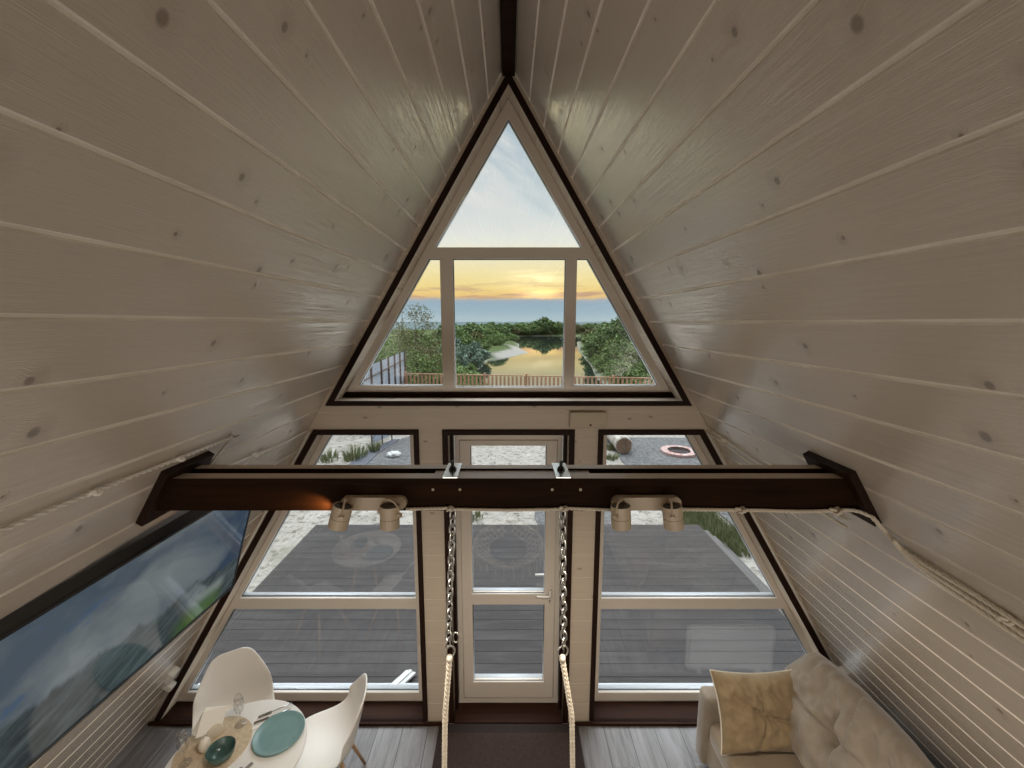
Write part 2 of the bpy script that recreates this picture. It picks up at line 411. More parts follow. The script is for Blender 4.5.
# ------------------------------------------------------------------ sloped walls (ceiling and walls in one)
def slope_wall(name, sg, zoff, m):
    th = math.atan(K); nx, nz = math.cos(th), math.sin(th)      # normal pointing outwards (x) and up
    prof = []                                                    # (z, depth, groove?)
    g = .0068
    ks = [k for k in range(-25, 15)]
    zs = [H+zoff+PITCH*k for k in ks if .02 < H+zoff+PITCH*k < 4.74]
    cut = [(0.0, 0)]
    for z in zs: cut += [(z-g, 0), (z-g*.45, .0055), (z+g*.45, .0055), (z+g, 0)]
    cut.append((A_WALL, 0))
    bm = bmesh.new(); ys = [-3.0, 0.0, 3.12]; rows = []
    for z, d in cut:
        x = sl(A_WALL, z)
        rows.append([bm.verts.new((sg*(x+d*nx), y, z+d*nz)) for y in ys])
    out = [[bm.verts.new((sg*(sl(A_WALL, z)+.05), y, z+.03)) for y in ys] for z in (0.0, A_WALL)]
    for i, (a, b) in enumerate(zip(rows, rows[1:])):
        gv = cut[i][1] > 0 or cut[i+1][1] > 0
        for j in range(len(ys)-1):
            f = bm.faces.new((a[j], a[j+1], b[j+1], b[j])); f.material_index = 1 if gv else 0
    for j in range(len(ys)-1): bm.faces.new((out[0][j], out[1][j], out[1][j+1], out[0][j+1]))
    for j in (0, len(ys)-1):
        bm.faces.new([r[j] for r in rows]+[out[1][j], out[0][j]])
    return struct(obj(name, bm, [m, M['groove']]))
slope_wall('wall_left', -1, .01, M['wash_l'])
slope_wall('wall_right', 1, 0, M['wash_r'])
struct(obj('trim_1', nbox(-.041, .041, -2.98, 2.9, 4.688, 4.74), M['brown_x']))     # ridge board
fl = struct(obj('floor', nbox(-2.98, 2.98, -2.98, 3.11, -.08, 0), M['floor']))
struct(obj_me('wall_back', plate_me([[(-sl(A_WALL, 0), 0), (sl(A_WALL, 0), 0), (0, A_WALL)]], -3.0, .05), M['gable']))

# ------------------------------------------------------------------ gable wall with its openings
A_OUT, A_IN, A_HOLE, A_GL = 4.715, 4.640, 4.645, 4.537
ZB = 2.595
def tri(a, zb): return [(-sl(a, zb), zb), (sl(a, zb), zb), (0, a)]
def trap(sg, a, x0, z0, z1):
    p = [(sg*x0, z0), (sg*sl(a, z0), z0), (sg*sl(a, z1), z1), (sg*x0, z1)]
    return p if sg > 0 else p[::-1]
def rect(x0, x1, z0, z1): return [(x0, z0), (x1, z0), (x1, z1), (x0, z1)]
A_LH = 4.63
holes = [tri(A_HOLE, ZB), trap(-1, A_LH, .672, .0025, 2.36), trap(1, A_LH, .672, .0025, 2.36), rect(-.436, .436, .0, 2.36)]
# the wall is built in pieces round the openings so that it never reaches below the floor
outer = [(-sl(A_WALL, 0)+.002, 0), (-.436, 0), (-.436, 2.36), (.436, 2.36), (.436, 0), (sl(A_WALL, 0)-.002, 0), (0, A_WALL-.003)]
struct(plate('wall_front', [outer]+holes[:3], YW, .2, M['gable']))
# casings
def casing(name, loops, m=M['brown']): return struct(plate(name, loops, YW-.018, .0178, m, bev=.003))
casing('trim_2', [tri(A_OUT, 2.566), tri(A_IN, 2.6)])
for n, sg in (('trim_3', -1), ('trim_4', 1)):
    casing(n, [trap(sg, 4.70, .64, .024, 2.392), trap(sg, 4.62, .677, .0245, 2.355)])
casing('trim_5', [[(-.472, .003), (-.432, .003), (-.432, 2.354), (.432, 2.354), (.432, .003), (.472, .003), (.472, 2.392), (-.472, 2.392)]])
# inner brown strips lying against the frames
struct(obj('trim_6', nbox(-1.24, 1.24, YF-.014, YF-.002, 2.597, 2.637), M['brown_x']))
for n, sg in (('trim_7', -1), ('trim_8', 1)):
    struct(obj(n, nbox(*sorted((sg*.4115, sg*.4345)), YF-.06, YF-.002, .0, 2.358), M['brown']))
# skirting strip below the big windows and the sill boards
for n, sg in (('trim_9', -1), ('trim_10', 1)):
    x0, x1 = sorted((sg*.475, sg*(sl(A_WALL, .03)-.012)))
    struct(obj(n, nbox(x0, x1, YW-.04, YW-.019, .0, .024, bev=.003), M['sillwood']))
    bm = bmesh.new(); x0, x1 = sorted((sg*.675, sg*(sl(A_LH, .03)-.003)))
    box(bm, x0, x1, YW-.02, YF-.001, .003, .0215, .002); struct(obj(n.replace('trim_9', 'trim_11').replace('trim_10', 'trim_12'), bm, M['sillwood']))
# thin white cord moulding in the corner between gable and slopes
for n, sg in (('trim_13', -1), ('trim_14', 1)):
    bm = bmesh.new()
    for off in (.028, .052):
        tube(bm, [(sg*(sl(A_WALL, z)-off), YW-.010, z) for z in (.03, 1.2, 2.38)], .0075, 8)
    struct(obj(n, bm, M['ropewhite'], None, True))

# ------------------------------------------------------------------ windows and door
def pane(par, name, lp, y=YF+.036):
    return plate(name, [lp], y, .012, M['glass'], par)
def bead(par, lp, y=YF+.030, w=.006):
    """black gasket round a pane"""
    c = Vector((sum(p[0] for p in lp)/len(lp), 0, sum(p[1] for p in lp)/len(lp)))
    bm = bmesh.new()
    n = len(lp)
    for i in range(n):
        a = Vector((lp[i][0], y, lp[i][1])); b = Vector((lp[(i+1) % n][0], y, lp[(i+1) % n][1]))
        tube(bm, [a, b], w*.6, 6)
    return obj('gasket', bm, M['gasket'], par)
def frame_obj(par, outer, inners):
    f = plate('window_frame', [outer]+inners, YF, .034, M['pvc'], par, bev=.004)
    g = plate('outer_frame', [outer]+inners, YF+.0345, .05, M['pvc_out'], par, bev=.003)
    for lp in inners:
        pane(par, 'glass_pane', [(p[0], p[1]) for p in lp]); bead(par, lp)
w1 = sempty('window_1')
g_top = [(-sl(A_GL, 3.672), 3.672), (sl(A_GL, 3.672), 3.672), (0, A_GL-.02)]
ml = (.40, .488)
zt, zb = 3.595, 2.682
g_l = [(-ml[1], zb), (-ml[1], zt), (-sl(A_GL, zt), zt), (-sl(A_GL, zb), zb)]
g_r = [(ml[1], zb), (sl(A_GL, zb), zb), (sl(A_GL, zt), zt), (ml[1], zt)]
g_m = [(-ml[0]+.004, zb-.012), (ml[0]+.008, zb-.012), (ml[0]+.008, zt), (-ml[0]+.004, zt)]
frame_obj(w1, tri(A_HOLE-.004, ZB+.002), [g_top, g_l, g_m, g_r])
for n, sg in (('window_2', -1), ('window_3', 1)):
    w = sempty(n)
    aa = 4.545
    frame_obj(w, trap(sg, A_LH-.004, .674, .024, 2.358), [trap(sg, aa, .745, .957, 2.305), trap(sg, aa, .745, .1, .865)])
    bm = bmesh.new(); x0, x1 = sorted((sg*.67, sg*2.72)); box(bm, x0, x1, YF+.105, YF+.185, -.005, .015)
    obj('outer_sill', bm, M['pvc_out'], w)
d1 = sempty('door_1')
plate('door_frame', [rect(-.4105, .4105, .004, 2.312), rect(-.372, .372, .062, 2.27)], YF, .08, M['pvc'], d1, bev=.003)
dl = plate('door_leaf', [rect(-.3705, .3705, .064, 2.2685), rect(-.287, .287, 1.004, 2.226), rect(-.287, .287, .212, .911)], YF-.012, .05, M['pvc'], d1, bev=.006)
for z0, z1 in ((1.004, 2.226), (.212, .911)):
    plate('outer_bead', [rect(-.33, .33, z0-.04, z1+.04), rect(-.287, .287, z0, z1)], YF+.0385, .035, M['pvc_out'], d1)
    pane(d1, 'glass_pane', rect(-.287, .287, z0, z1), YF+.014); bead(d1, rect(-.287, .287, z0, z1), YF+.008)
bm = bmesh.new(); box(bm, .315, .341, YF-.020, YF-.0121, .90, 1.085, .004); hp = obj('handle_plate', bm, M['pvc'], d1)
bm = bmesh.new(); tube(bm, [(.328, YF-.02, 1.045), (.328, YF-.05, 1.045)], .008, 10)
tube(bm, smooth_path([(.328, YF-.05, 1.06), (.328, YF-.055, 1.012), (.30, YF-.055, 1.008), (.225, YF-.055, 1.012)]), [.008]+[.0085]*(len(smooth_path([(0,0,0)]*4))-1), 10)
obj('door_handle', bm, M['whiteplastic'], d1, True)
bm = bmesh.new(); tube(bm, [(.328, YF-.0205, .955), (.328, YF-.0125, .955)], .006, 10); box(bm, .3255, .3305, YF-.0207, YF-.0125, .935, .955); obj('keyhole', bm, M['gasket'], d1)
bm = bmesh.new(); tube(bm, [(.33, YF+.05, 1.10), (.33, YF+.10, 1.10), (.22, YF+.10, 1.10)], .009, 8); obj('outer_handle', bm, M['whiteplastic'], d1, True)

# threshold board and doormat
struct(obj('trim_15', nbox(-.43, .43, YW-.02, YF-.005, .0005, .014, bev=.003), M['sillwood']))
dm = thing('doormat', 'dark brown doormat lying on the floor in front of the glazed door', 'doormat', (0, 2.2, 0))
bm = bmesh.new(); box(bm, -.46, .46, 1.62, 2.80, .0006, .011, .003); part('pile', bm, M['doormat'], dm)
bm = bmesh.new()
o_ = [(-.545, 1.53), (.545, 1.53), (.545, 2.873), (-.545, 2.873)]; i_ = [(-.4605, 1.6195), (.4605, 1.6195), (.4605, 2.8005), (-.4605, 2.8005)]
vo = [[bm.verts.new((x, y, z)) for x, y in lp] for z in (.0006, .009) for lp in (o_, i_)]
for a in range(4):
    b = (a+1) % 4
    for q in ((vo[2][a], vo[2][b], vo[3][b], vo[3][a]), (vo[0][a], vo[0][b], vo[1][b], vo[1][a]), (vo[0][a], vo[0][b], vo[2][b], vo[2][a]), (vo[1][a], vo[1][b], vo[3][b], vo[3][a])): bm.faces.new(q)
part('border', bm, M['matborder'], dm)
# white box above the door
t = thing('vent_box', 'small beige ventilation box on the boards above the door', 'vent', (.559, YW, 2.47))
part('housing', nbox(.431, .687, YW-.045, YW-.0005, 2.415, 2.525, bev=.006), M['lampbeige'], t)
bm = bmesh.new(); tube(bm, [(.575, YW-.046, 2.435), (.575, YW-.0455, 2.435)], .008, 10); part('indicator', bm, M['gasket'], t)
# white clips at the corners
for sg, lab in ((-1, 'small white plastic cable box on the boards below the television'), (1, 'small cream plastic cable box on the boards behind the sofa end')):
    z = .52; xw = sl(A_WALL, z)
    t = thing('cable_box', lab, 'box', (sg*xw, 2.78, z))
    R = Matrix.Rotation(-sg*math.atan(K), 3, 'Y')
    bm = bmesh.new(); obox(bm, (sg*(xw-.024), 2.79, z), (.045, .08, .09), R, .008); part('cover', bm, M['whiteplastic'], t)
    bm = bmesh.new(); obox(bm, (sg*(xw-.036+.07), 2.82, z-.115), (.07, .06, .05), R, .012); part('socket', bm, M['whiteplastic'], t)

# ------------------------------------------------------------------ beam
bz0, bz1 = 2.418, 2.55
beam = thing('ceiling_beam', 'dark stained double plank beam spanning the room between the sloped walls', 'beam', (0, 1.63, bz0))
def plank(y0, y1, m=None):
    bm = bmesh.new(); xs0, xs1 = sl(A_WALL, bz0)-.03, sl(A_WALL, bz1)-.03
    pts = [(-xs0, bz0), (xs0, bz0), (xs1, bz1), (-xs1, bz1)]
    a = [bm.verts.new((x, y0, z)) for x, z in pts]; b = [bm.verts.new((x, y1, z)) for x, z in pts]
    fs = [bm.faces.new(a), bm.faces.new(b[::-1])]
    for i in range(4):
        f = bm.faces.new((a[i], b[i], b[(i+1) % 4], a[(i+1) % 4])); f.material_index = 1 if i == 2 else 0
    return bm
part('front_plank', plank(1.55, 1.605), [M['brown_x'], M['edgewood']], beam)
part('rear_plank', plank(1.66, 1.705), [M['brown_x'], M['edgewood']], beam)
part('spacer_block', nbox(-.30, .33, 1.6055, 1.6595, bz0+.01, bz1-.008), M['edgewood'], beam)
for sg in (-1, 1):
    bm = bmesh.new(); zc = 2.482; R = Matrix.Rotation(-sg*math.atan(K), 3, 'Y')
    c = Vector((sg*(sl(A_WALL, zc)-.0165), 1.638, zc)); obox(bm, c, (.03, .255, .245), R, .003)
    part('end_plate', bm, M['brown'], beam)
    x = sg*.22+(-.007 if sg < 0 else -.007)
    mp = part('metal_plate', nbox(x-.029, x+.029, 1.549, 1.715, bz1+.0005, bz1+.0055, bev=.001), M['plate_steel'], beam)
    bm = bmesh.new(); lathe(bm, [(0, 0), (.016, 0), (.016, .006), (.011, .006), (.011, .014), (.0065, .014), (.0065, .038), (0, .038)], (x, 1.63, bz1+.006), 12)
    part('bolt', bm, M['bolt'], beam)
    for dx in (-.055, .055):
        if sg < 0 and dx > 0: dx = .05
        bm = bmesh.new(); tube(bm, [(x+dx+sg*.012, 1.5465, 2.505), (x+dx+sg*.012, 1.5498, 2.505)], .0055, 10); part('screw_head', bm, M['edgewood'] if sg < 0 else M['lampbeige'], beam)

# spotlights under the beam
def spotlight(x0, x1, heads, label):
    t = thing('spotlight_bar', label, 'spotlight', ((x0+x1)/2, 1.535, 2.455), 'twin spotlights on the beam')
    bm = bmesh.new(); zc = 2.457; r = .026
    lp = [(x0+r+r*math.cos(a), zc+r*math.sin(a)) for a in [PI/2+PI*i/10 for i in range(11)]]+[(x1-r+r*math.cos(a), zc+r*math.sin(a)) for a in [-PI/2+PI*i/10 for i in range(11)]]
    a = [bm.verts.new((x, 1.5495, z)) for x, z in lp]; b = [bm.verts.new((x, 1.522, z)) for x, z in lp]
    bm.faces.new(a); bm.faces.new(b[::-1])
    for i in range(len(lp)): bm.faces.new((a[i], a[(i+1) % len(lp)], b[(i+1) % len(lp)], b[i]))
    bmesh.ops.bevel(bm, geom=[e for e in bm.edges if all(v.co.y < 1.53 for v in e.verts)], offset=.006, segments=2, affect='EDGES')
    part('mounting_bar', bm, M['lampbeige'], t)
    for hx, d in heads:
        d = Vector(d).normalized(); c = Vector((hx, 1.468, 2.447)); q = d.to_track_quat('Z', 'Y').to_matrix()
        bm = bmesh.new(); lathe(bm, [(.0, -.028), (.024, -.028), (.027, -.026), (.034, -.026), (.036, -.03), (.036, .012), (.034, .014), (.034, .017), (.036, .019), (.036, .055), (.033, .055), (.031, .03), (0, .03)], (0, 0, 0), 24)
        for v in bm.verts: v.co = q @ v.co + c
        h = part('lamp_head', bm, M['lampbeige'], t, False)
        bm = bmesh.new(); lathe(bm, [(0, -.0285), (.031, -.0285), (.031, -.0275), (0, -.0275)], (0, 0, 0), 20)
        for v in bm.verts: v.co = q @ v.co + c
        part('lamp_cap', bm, M['lampdark'], h)
        bm = bmesh.new(); arc = [c + q @ Vector((math.cos(a)*.042, 0, -math.sin(a)*.05)) for a in [PI*i/14 for i in range(15)]]
        tube(bm, arc, .004, 6); tube(bm, [c + q @ Vector((0, 0, -.05)), (hx, 1.524, 2.457)], .007, 8)
        for s in (-1, 1): tube(bm, [c + q @ Vector((s*.036, 0, 0)), c + q @ Vector((s*.05, 0, 0))], .009, 8)
        part('bracket', bm, M['lampbeige'], t)
    return t
spotlight(-.648, -.395, [(-.622, (-.28, -.10, -1)), (-.442, (-.02, -.05, -1))], 'twin beige spotlight bar on the beam nearer the television, one lamp glowing')
spotlight(.40, .668, [(.418, (.06, -.05, -1)), (.61, (.14, -.05, -1))], 'twin beige spotlight bar on the beam nearer the sofa')

# ------------------------------------------------------------------ hanging macrame chair on chains
hc = thing('hanging_chair', 'macrame hanging chair on two steel chains and braided ropes below the beam', 'hanging chair', (0, 1.63, .5))
def link(bm, c, L, W, wire, ax, side):
    """one stadium-shaped chain link; ax = long axis, side = width axis"""
    pts = []; n = 8; h = L/2-W/2
    for i in range(n+1): a = PI*i/n; pts.append(c + ax*(h+math.sin(a)*W/2) + side*math.cos(a)*W/2)
    for i in range(n+1): a = PI+PI*i/n; pts.append(c + ax*(-h+math.sin(a)*W/2) + side*math.cos(a)*W/2)
    tube(bm, pts, wire, 6, True)
for sg, xt, xb in ((-1, -.228, -.262), (1, .221, .24)):
    top = Vector((xt, 1.632, 2.40)); bot = Vector((xb, 1.632, 1.765))
    bm = bmesh.new(); d = (bot-top).normalized(); L = .046; step = L-.011; n = int((bot-top).length/step)
    for i in range(n+1):
        s = Vector((1, 0, 0)) if i % 2 else Vector((0, 1, 0))
        s = Matrix.Rotation(.5, 3, d) @ (s - d*s.dot(d)).normalized()
        link(bm, top + d*(step*i), L, .026, .0042, d, s)
    part('chain', bm, M['steel'], hc, True)
    bm = bmesh.new(); tube(bm, [(xt+.018*math.cos(a), 1.632, 2.405+.02*math.sin(a)) for a in [2*PI*i/20 for i in range(20)]], .0045, 8, True); tube(bm, [(xt, 1.632, 2.418), (xt, 1.632, 2.4245)], .006, 8)
    part('eye_bolt', bm, M['steel'], hc, True)
    rc = Vector((xb-.004*sg, 1.632, 1.728))
    bm = bmesh.new(); tube(bm, [rc+Vector((.024*math.cos(a), .006*math.cos(a), .027*math.sin(a))) for a in [2*PI*i/24 for i in range(24)]], .0036, 8, True)
    part('ring', bm, M['steel'], hc, True)
    if sg < 0:
        bm = bmesh.new(); c = Vector((xb+.034, 1.628, 1.80)); tube(bm, [c+Vector((.012*math.cos(a), 0, .024*math.sin(a))) for a in [2*PI*i/20 for i in range(20)]], .0032, 6, True); part('snap_hook', bm, M['steel'], hc, True)
    bm = bmesh.new(); rt = rc+Vector((0, 0, -.027)); lathe(bm, [(0, .006), (.011, .006), (.014, -.004), (.013, -.018), (0, -.018)], rt, 12)
    e1 = Vector((sg*.30, 1.66, 1.05)); braid(bm, [rt-Vector((0, 0, .01)), Vector((sg*.285, 1.64, 1.4)), e1], .0135)
    braid(bm, [e1, Vector((sg*.36, 1.85, .58))], .012); braid(bm, [e1, Vector((sg*.37, 1.35, .72))], .012)
    part('rope', bm, M['rope'], hc, True)
sh = [Vector((.39*math.cos(a), 1.62-.34*math.sin(a)*-1, .60-.085*math.sin(a))) for a in [2*PI*i/48 for i in range(48)]]
bm = bmesh.new(); tube(bm, sh, .017, 8, True); part('seat_hoop', bm, M['rope'], hc, True)
bm = bmesh.new(); r_in = .36
for k in range(-6, 7):
    for s in (-1, 1):
        o = k*.058; pts = []
        for i in range(-8, 9):
            u = i/8*.5; x = (u + s*o/1.0)*.72; y = (u*s - o)*.62
            if .30 <= (x/.39)**2+(y/.34)**2 <= 1: pts.append(Vector((x, 1.62+y, .60-.085*(y/.34)-.10*(1-(x/.39)**2-(y/.34)**2))))
        for side in (-1, 1):
            run = [p for p in pts if p.x*side > 0]
            if len(run) > 1: tube(bm, run, .006, 5)
part('seat_net', bm, M['rope'], hc, True)
bm = bmesh.new(); lathe(bm, [(0, -.03), (.19, -.028), (.215, -.01), (.215, .008), (.19, .025), (0, .03)], (0, 0, 0), 32)
for v in bm.verts: v.co = Vector((v.co.x, 1.62+v.co.y*.87, .535+v.co.z-v.co.y*.22))
part('seat_cushion', bm, M['tvbody'], hc, True)
bh = [Vector((.40*math.cos(a), 1.27-.10*math.sin(a), .72+.40*math.sin(a))) for a in [PI*i/24 for i in range(25)]]
bm = bmesh.new(); tube(bm, bh, .014, 8)
for k in range(1, 12):
    p = bh[2*k]; q = sh[(36+(k-6)) % 48]; tube(bm, [p, p.lerp(q, .5)+Vector((.03*(-1)**k, .02, 0)), q], .005, 5)
part('back_hoop', bm, M['rope'], hc, True)
for i in range(12):
    a = PI*(i+.5)/12; p = Vector((.39*math.cos(a), 1.62+.34*math.sin(a), .585-.085*math.sin(a)))
    bm = bmesh.new(); lathe(bm, [(0, .0), (.011, -.005), (.012, -.03), (.009, -.035), (.016, -.07), (.02, -.15), (.019, -.155), (0, -.155)], p, 8); part('tassel', bm, M['rope'], hc, True)

# ------------------------------------------------------------------ ropes on beam and walls
def on_wall(sg, y, z, lift=.012): return Vector((sg*(sl(A_WALL, z)-lift*.857), y, z-lift*.515))
bm = bmesh.new()
P = [(-.40, 1.541, 2.428), (-.235, 1.541, 2.432), (-.228, 1.541, 2.428), (0, 1.541, 2.424), (.2, 1.541, 2.428), (.221, 1.541, 2.432), (.42, 1.541, 2.424)]
rope(bm, P, .0065); knot(bm, (-.232, 1.537, 2.432), .016, .0045); knot(bm, (.216, 1.537, 2.432), .016, .0045)
P = [(.60, 1.541, 2.428), (.80, 1.541, 2.425), (.98, 1.541, 2.424), (1.10, 1.541, 2.418), (1.24, 1.541, 2.420), (1.345, 1.535, 2.43), (1.385, 1.50, 2.415)]
rope(bm, smooth_path(P, 2), .0075); knot(bm, (.905, 1.535, 2.427), .02, .0055); knot(bm, (1.275, 1.535, 2.423), .024, .0055)
tag(obj('rope', bm, M['rope'], None, True, origin=(0, 1.54, 2.42)), 'twisted cotton rope stretched along the lower edge of the beam, knotted at the chains', 'rope')
# three strands running along the right slope
for i, (dz, lab) in enumerate(((.035, 'uppermost cotton rope of the bundle along the slope by the sofa'), (0, 'middle cotton rope of the bundle along the slope by the sofa'), (-.032, 'lowest cotton rope of the bundle along the slope by the sofa'))):
    bm = bmesh.new()
    P = [on_wall(1, 1.44, 2.37, .03), on_wall(1, 1.46, 2.315+dz*.3), on_wall(1, 1.33, 2.292+dz*.8, .02), on_wall(1, 1.2, 2.272+dz, .012), on_wall(1, .95, 2.235+dz), on_wall(1, .3, 2.12+dz)]
    if i == 0: P = [Vector((1.385, 1.50, 2.415)), Vector((1.41, 1.49, 2.385))] + P[1:]
    rope(bm, smooth_path(P, 2), .0085)
    if i: knot(bm, on_wall(1, 1.25-.12*i, 2.28+dz, .016), .02, .006)
    tag(obj('rope', bm, M['rope'], None, True, origin=on_wall(1, 1.2, 2.27+dz)), lab, 'rope', 'ropes bundled along the slope')
bm = bmesh.new()
P = [on_wall(1, 2.86, 2.42), on_wall(1, 2.5, 2.375), on_wall(1, 2.1, 2.32), on_wall(1, 1.72, 2.30)]
rope(bm, smooth_path(P, 1), .007); rope(bm, [p+Vector((.005, 0, -.035)) for p in smooth_path(P, 1)], .007); knot(bm, on_wall(1, 2.66, 2.39, .015), .02, .006)
tag(obj('rope', bm, M['rope'], None, True, origin=on_wall(1, 2.3, 2.35)), 'doubled cotton rope on the slope between the beam and the window over the log', 'rope')
bm = bmesh.new()
P = [on_wall(-1, .2, 2.63), on_wall(-1, .99, 2.639), on_wall(-1, 1.216, 2.642), on_wall(-1, 1.555, 2.634), on_wall(-1, 1.872, 2.627)]
rope(bm, P, .0075, 2); P2 = [on_wall(-1, 1.872, 2.627), on_wall(-1, 1.80, 2.55, .02), on_wall(-1, 1.76, 2.5, .03)]
tube(bm, P2, .005, 6); 
for y, z in ((1.216, 2.642), (1.555, 2.634)): knot(bm, on_wall(-1, y, z, .014), .018, .006)
lr = tag(obj('rope', bm, M['ropewhite'], None, True, origin=on_wall(-1, 1.2, 2.64)), 'white twisted rope running along the slope above the television to a hook', 'rope')
bm = bmesh.new()
P = [on_wall(-1, 1.78, 2.47), on_wall(-1, 2.1, 2.445), on_wall(-1, 2.5, 2.40), on_wall(-1, 2.83, 2.40)]
rope(bm, smooth_path(P, 1), .007, 2); knot(bm, on_wall(-1, 2.2, 2.44, .014), .018, .006)
tag(obj('rope', bm, M['ropewhite'], None, True, origin=on_wall(-1, 2.3, 2.43)), 'white twisted rope on the slope from behind the beam end towards the gable window', 'rope')
t = thing('wall_hook', 'small white hook at the end of the rope above the television', 'hook', on_wall(-1, 1.885, 2.632, 0))
bm = bmesh.new(); q = on_wall(-1, 1.885, 2.632, 0); tube(bm, [q, on_wall(-1, 1.885, 2.632, .02), on_wall(-1, 1.885, 2.645, .03)], .005, 8); part('peg', bm, M['whiteplastic'], t, True)
bm = bmesh.new(); tube(bm, [q, on_wall(-1, 1.885, 2.632, .004)], .013, 14); part('base_plate', bm, M['whiteplastic'], t)

# ------------------------------------------------------------------ television
u = Vector((.1198, .9913, .0539)).normalized()                     # along the set, away from the eye
tr = Vector((-1.3268, 2.1007, 2.3186)); br = Vector((-1.5576, 2.1638, 1.6717))
vup = (tr-br).normalized(); vup = (vup - u*vup.dot(u)).normalized(); nrm = u.cross(vup)
if nrm.x < 0: nrm = -nrm
TW, TH, TD = 1.228, .69, .055
Rtv = Matrix((u, vup, nrm)).transposed()
ctr = br + u*(-TW/2) + vup*(TH/2)
tv = thing('television', 'large flat television showing a cloudy mountain landscape on the sloped wall', 'television', ctr - nrm*.03)
bm = bmesh.new(); obox(bm, ctr - nrm*(TD/2+.001), (TW, TH, TD), Rtv, .004); part('body', bm, M['tvbody'], tv)
bm = bmesh.new()
for s, sz in ((Vector((0, TH/2-.006)), (TW, .012)), (Vector((0, -TH/2+.008)), (TW, .016)), (Vector((TW/2-.005, 0)), (.010, TH-.028)), (Vector((-TW/2+.005, 0)), (.010, TH-.028))):
    obox(bm, ctr + u*s.x + vup*s.y + nrm*.003, (sz[0], sz[1], .006), Rtv)
part('bezel', bm, M['blackgloss'], tv)
ms = mat('tv_picture', (.01, .01, .012, 1), .06, 0, .3); t_, b_ = nodes(ms)
pp = t_.sep(t_.n('ShaderNodeTexCoord').outputs['Object'])
# screen coordinates: a along the set (0 far end .. 1 near end), h height 0..1
sw = TW-.02; shh = TH-.028
a_ = t_.math('SUBTRACT', .5, t_.math('DIVIDE', pp[0], sw)); h_ = t_.math('ADD', .5, t_.math('DIVIDE', pp[1], shh))
vec = t_.comb(a_, h_, 0)
nz1 = t_.noise(t_.comb(t_.math('MULTIPLY', a_, 1.7), t_.math('MULTIPLY', h_, 1.3), 1.0), 1.5, 5, .55, .5)
cl = t_.math('ADD', t_.rng(nz1, .33, .62), t_.rng(a_, .05, .45, -.55, .30))
sky = t_.mix(t_.rng(cl, .0, 1.0), (.011, .023, .042, 1), (.080, .096, .10, 1))
nz2 = t_.noise(t_.comb(t_.math('MULTIPLY', a_, 4.0), t_.math('MULTIPLY', h_, 4.0), 9.0), 1.6, 5, .6, .4)
blue = t_.math('MULTIPLY', t_.rng(nz2, .60, .66), t_.rng(a_, .5, .65)); sky = t_.mix(t_.math('MULTIPLY', blue, .6), sky, (.018, .045, .09, 1))
ridge_n = t_.noise(t_.comb(t_.math('MULTIPLY', a_, 4.0), 0, 0), 1.5, 6, .62)
ridge = t_.math('ADD', t_.math('ADD', .33, t_.math('MULTIPLY', a_, .14)), t_.math('MULTIPLY', t_.math('SUBTRACT', ridge_n, .5), .42))
is_m = t_.rng(t_.math('SUBTRACT', ridge, h_), -.01, .03)
mtx = t_.noise(t_.comb(t_.math('MULTIPLY', t_.math('ADD', a_, t_.math('MULTIPLY', h_, .8)), 8.0), t_.math('MULTIPLY', h_, 4.0), 4.0), 1.6, 6, .65, .4)
mc = t_.mix(t_.rng(mtx, .36, .70), (.007, .012, .014, 1), (.042, .056, .060, 1))
field = t_.math('MULTIPLY', t_.math('MULTIPLY', t_.rng(h_, .26, .20), t_.rng(h_, .10, .16)), t_.math('MULTIPLY', t_.rng(a_, .06, .10), t_.rng(a_, .27, .2)))
mc = t_.mix(t_.math('MULTIPLY', field, .8), mc, (.11, .13, .12, 1))
gm = t_.math('MULTIPLY', t_.math('MULTIPLY', t_.rng(h_, .20, .08), t_.rng(a_, .06, .12)), t_.rng(a_, .34, .24))
mc = t_.mix(t_.math('MULTIPLY', gm, .85), mc, (.028, .060, .012, 1))
pic = t_.mix(is_m, sky, mc)
t_.l(pic, b_.inputs['Emission Color']); b_.inputs['Emission Strength'].default_value = 1.5
bm = bmesh.new(); obox(bm, (0, 0, 0), (sw, shh, .002), Matrix.Identity(3))
scr = obj('screen', bm, ms, tv, False, (0, 0, 0)); scr.rotation_euler = Rtv.to_euler(); scr.location = nrm*(.03+.0015) + vup*.002
for k in (-.25, .25):
    p = ctr + u*k - nrm*TD
    bm = bmesh.new(); tube(bm, [p, p + Vector((-.11, 0, -.02))], .02, 8); part('wall_bracket', bm, M['blackwire'], tv)

# ------------------------------------------------------------------ dining table and what stands on it
TC = Vector((-1.523, 2.007, .75)); TR = .357
tb = thing('dining_table', 'small round white dining table by the gable window', 'table', (TC.x, TC.y, 0))
bm = bmesh.new(); lathe(bm, [(0, -.018), (TR-.01, -.018), (TR, -.012), (TR, -.004), (TR-.004, 0), (0, 0)], TC, 72); part('tabletop', bm, M['table'], tb, False)
for k in range(4):
    a = PI/4+k*PI/2; d = Vector((math.cos(a), math.sin(a), 0))
    bm = bmesh.new(); tube(bm, [TC+d*.10-Vector((0, 0, .03)), Vector((TC.x, TC.y, 0))+d*.27], [.02, .013], 12); part('leg', bm, M['beech'], tb, True)
bm = bmesh.new(); lathe(bm, [(0, -.045), (.12, -.045), (.12, -.0185), (0, -.0185)], TC, 24); part('leg_mount', bm, M['blackwire'], tb)
def at(x, y, z=.75): return Vector((x, y, z))
bm = bmesh.new(); lathe(bm, [(0, .0005), (.186, .0005), (.19, .002), (.188, .004), (.0, .004)], at(-1.682, 2.056), 64)
tag(obj('placemat', bm, M['mat'], None, False, at(-1.682, 2.056)), 'round beige straw placemat under the green bowl', 'placemat')
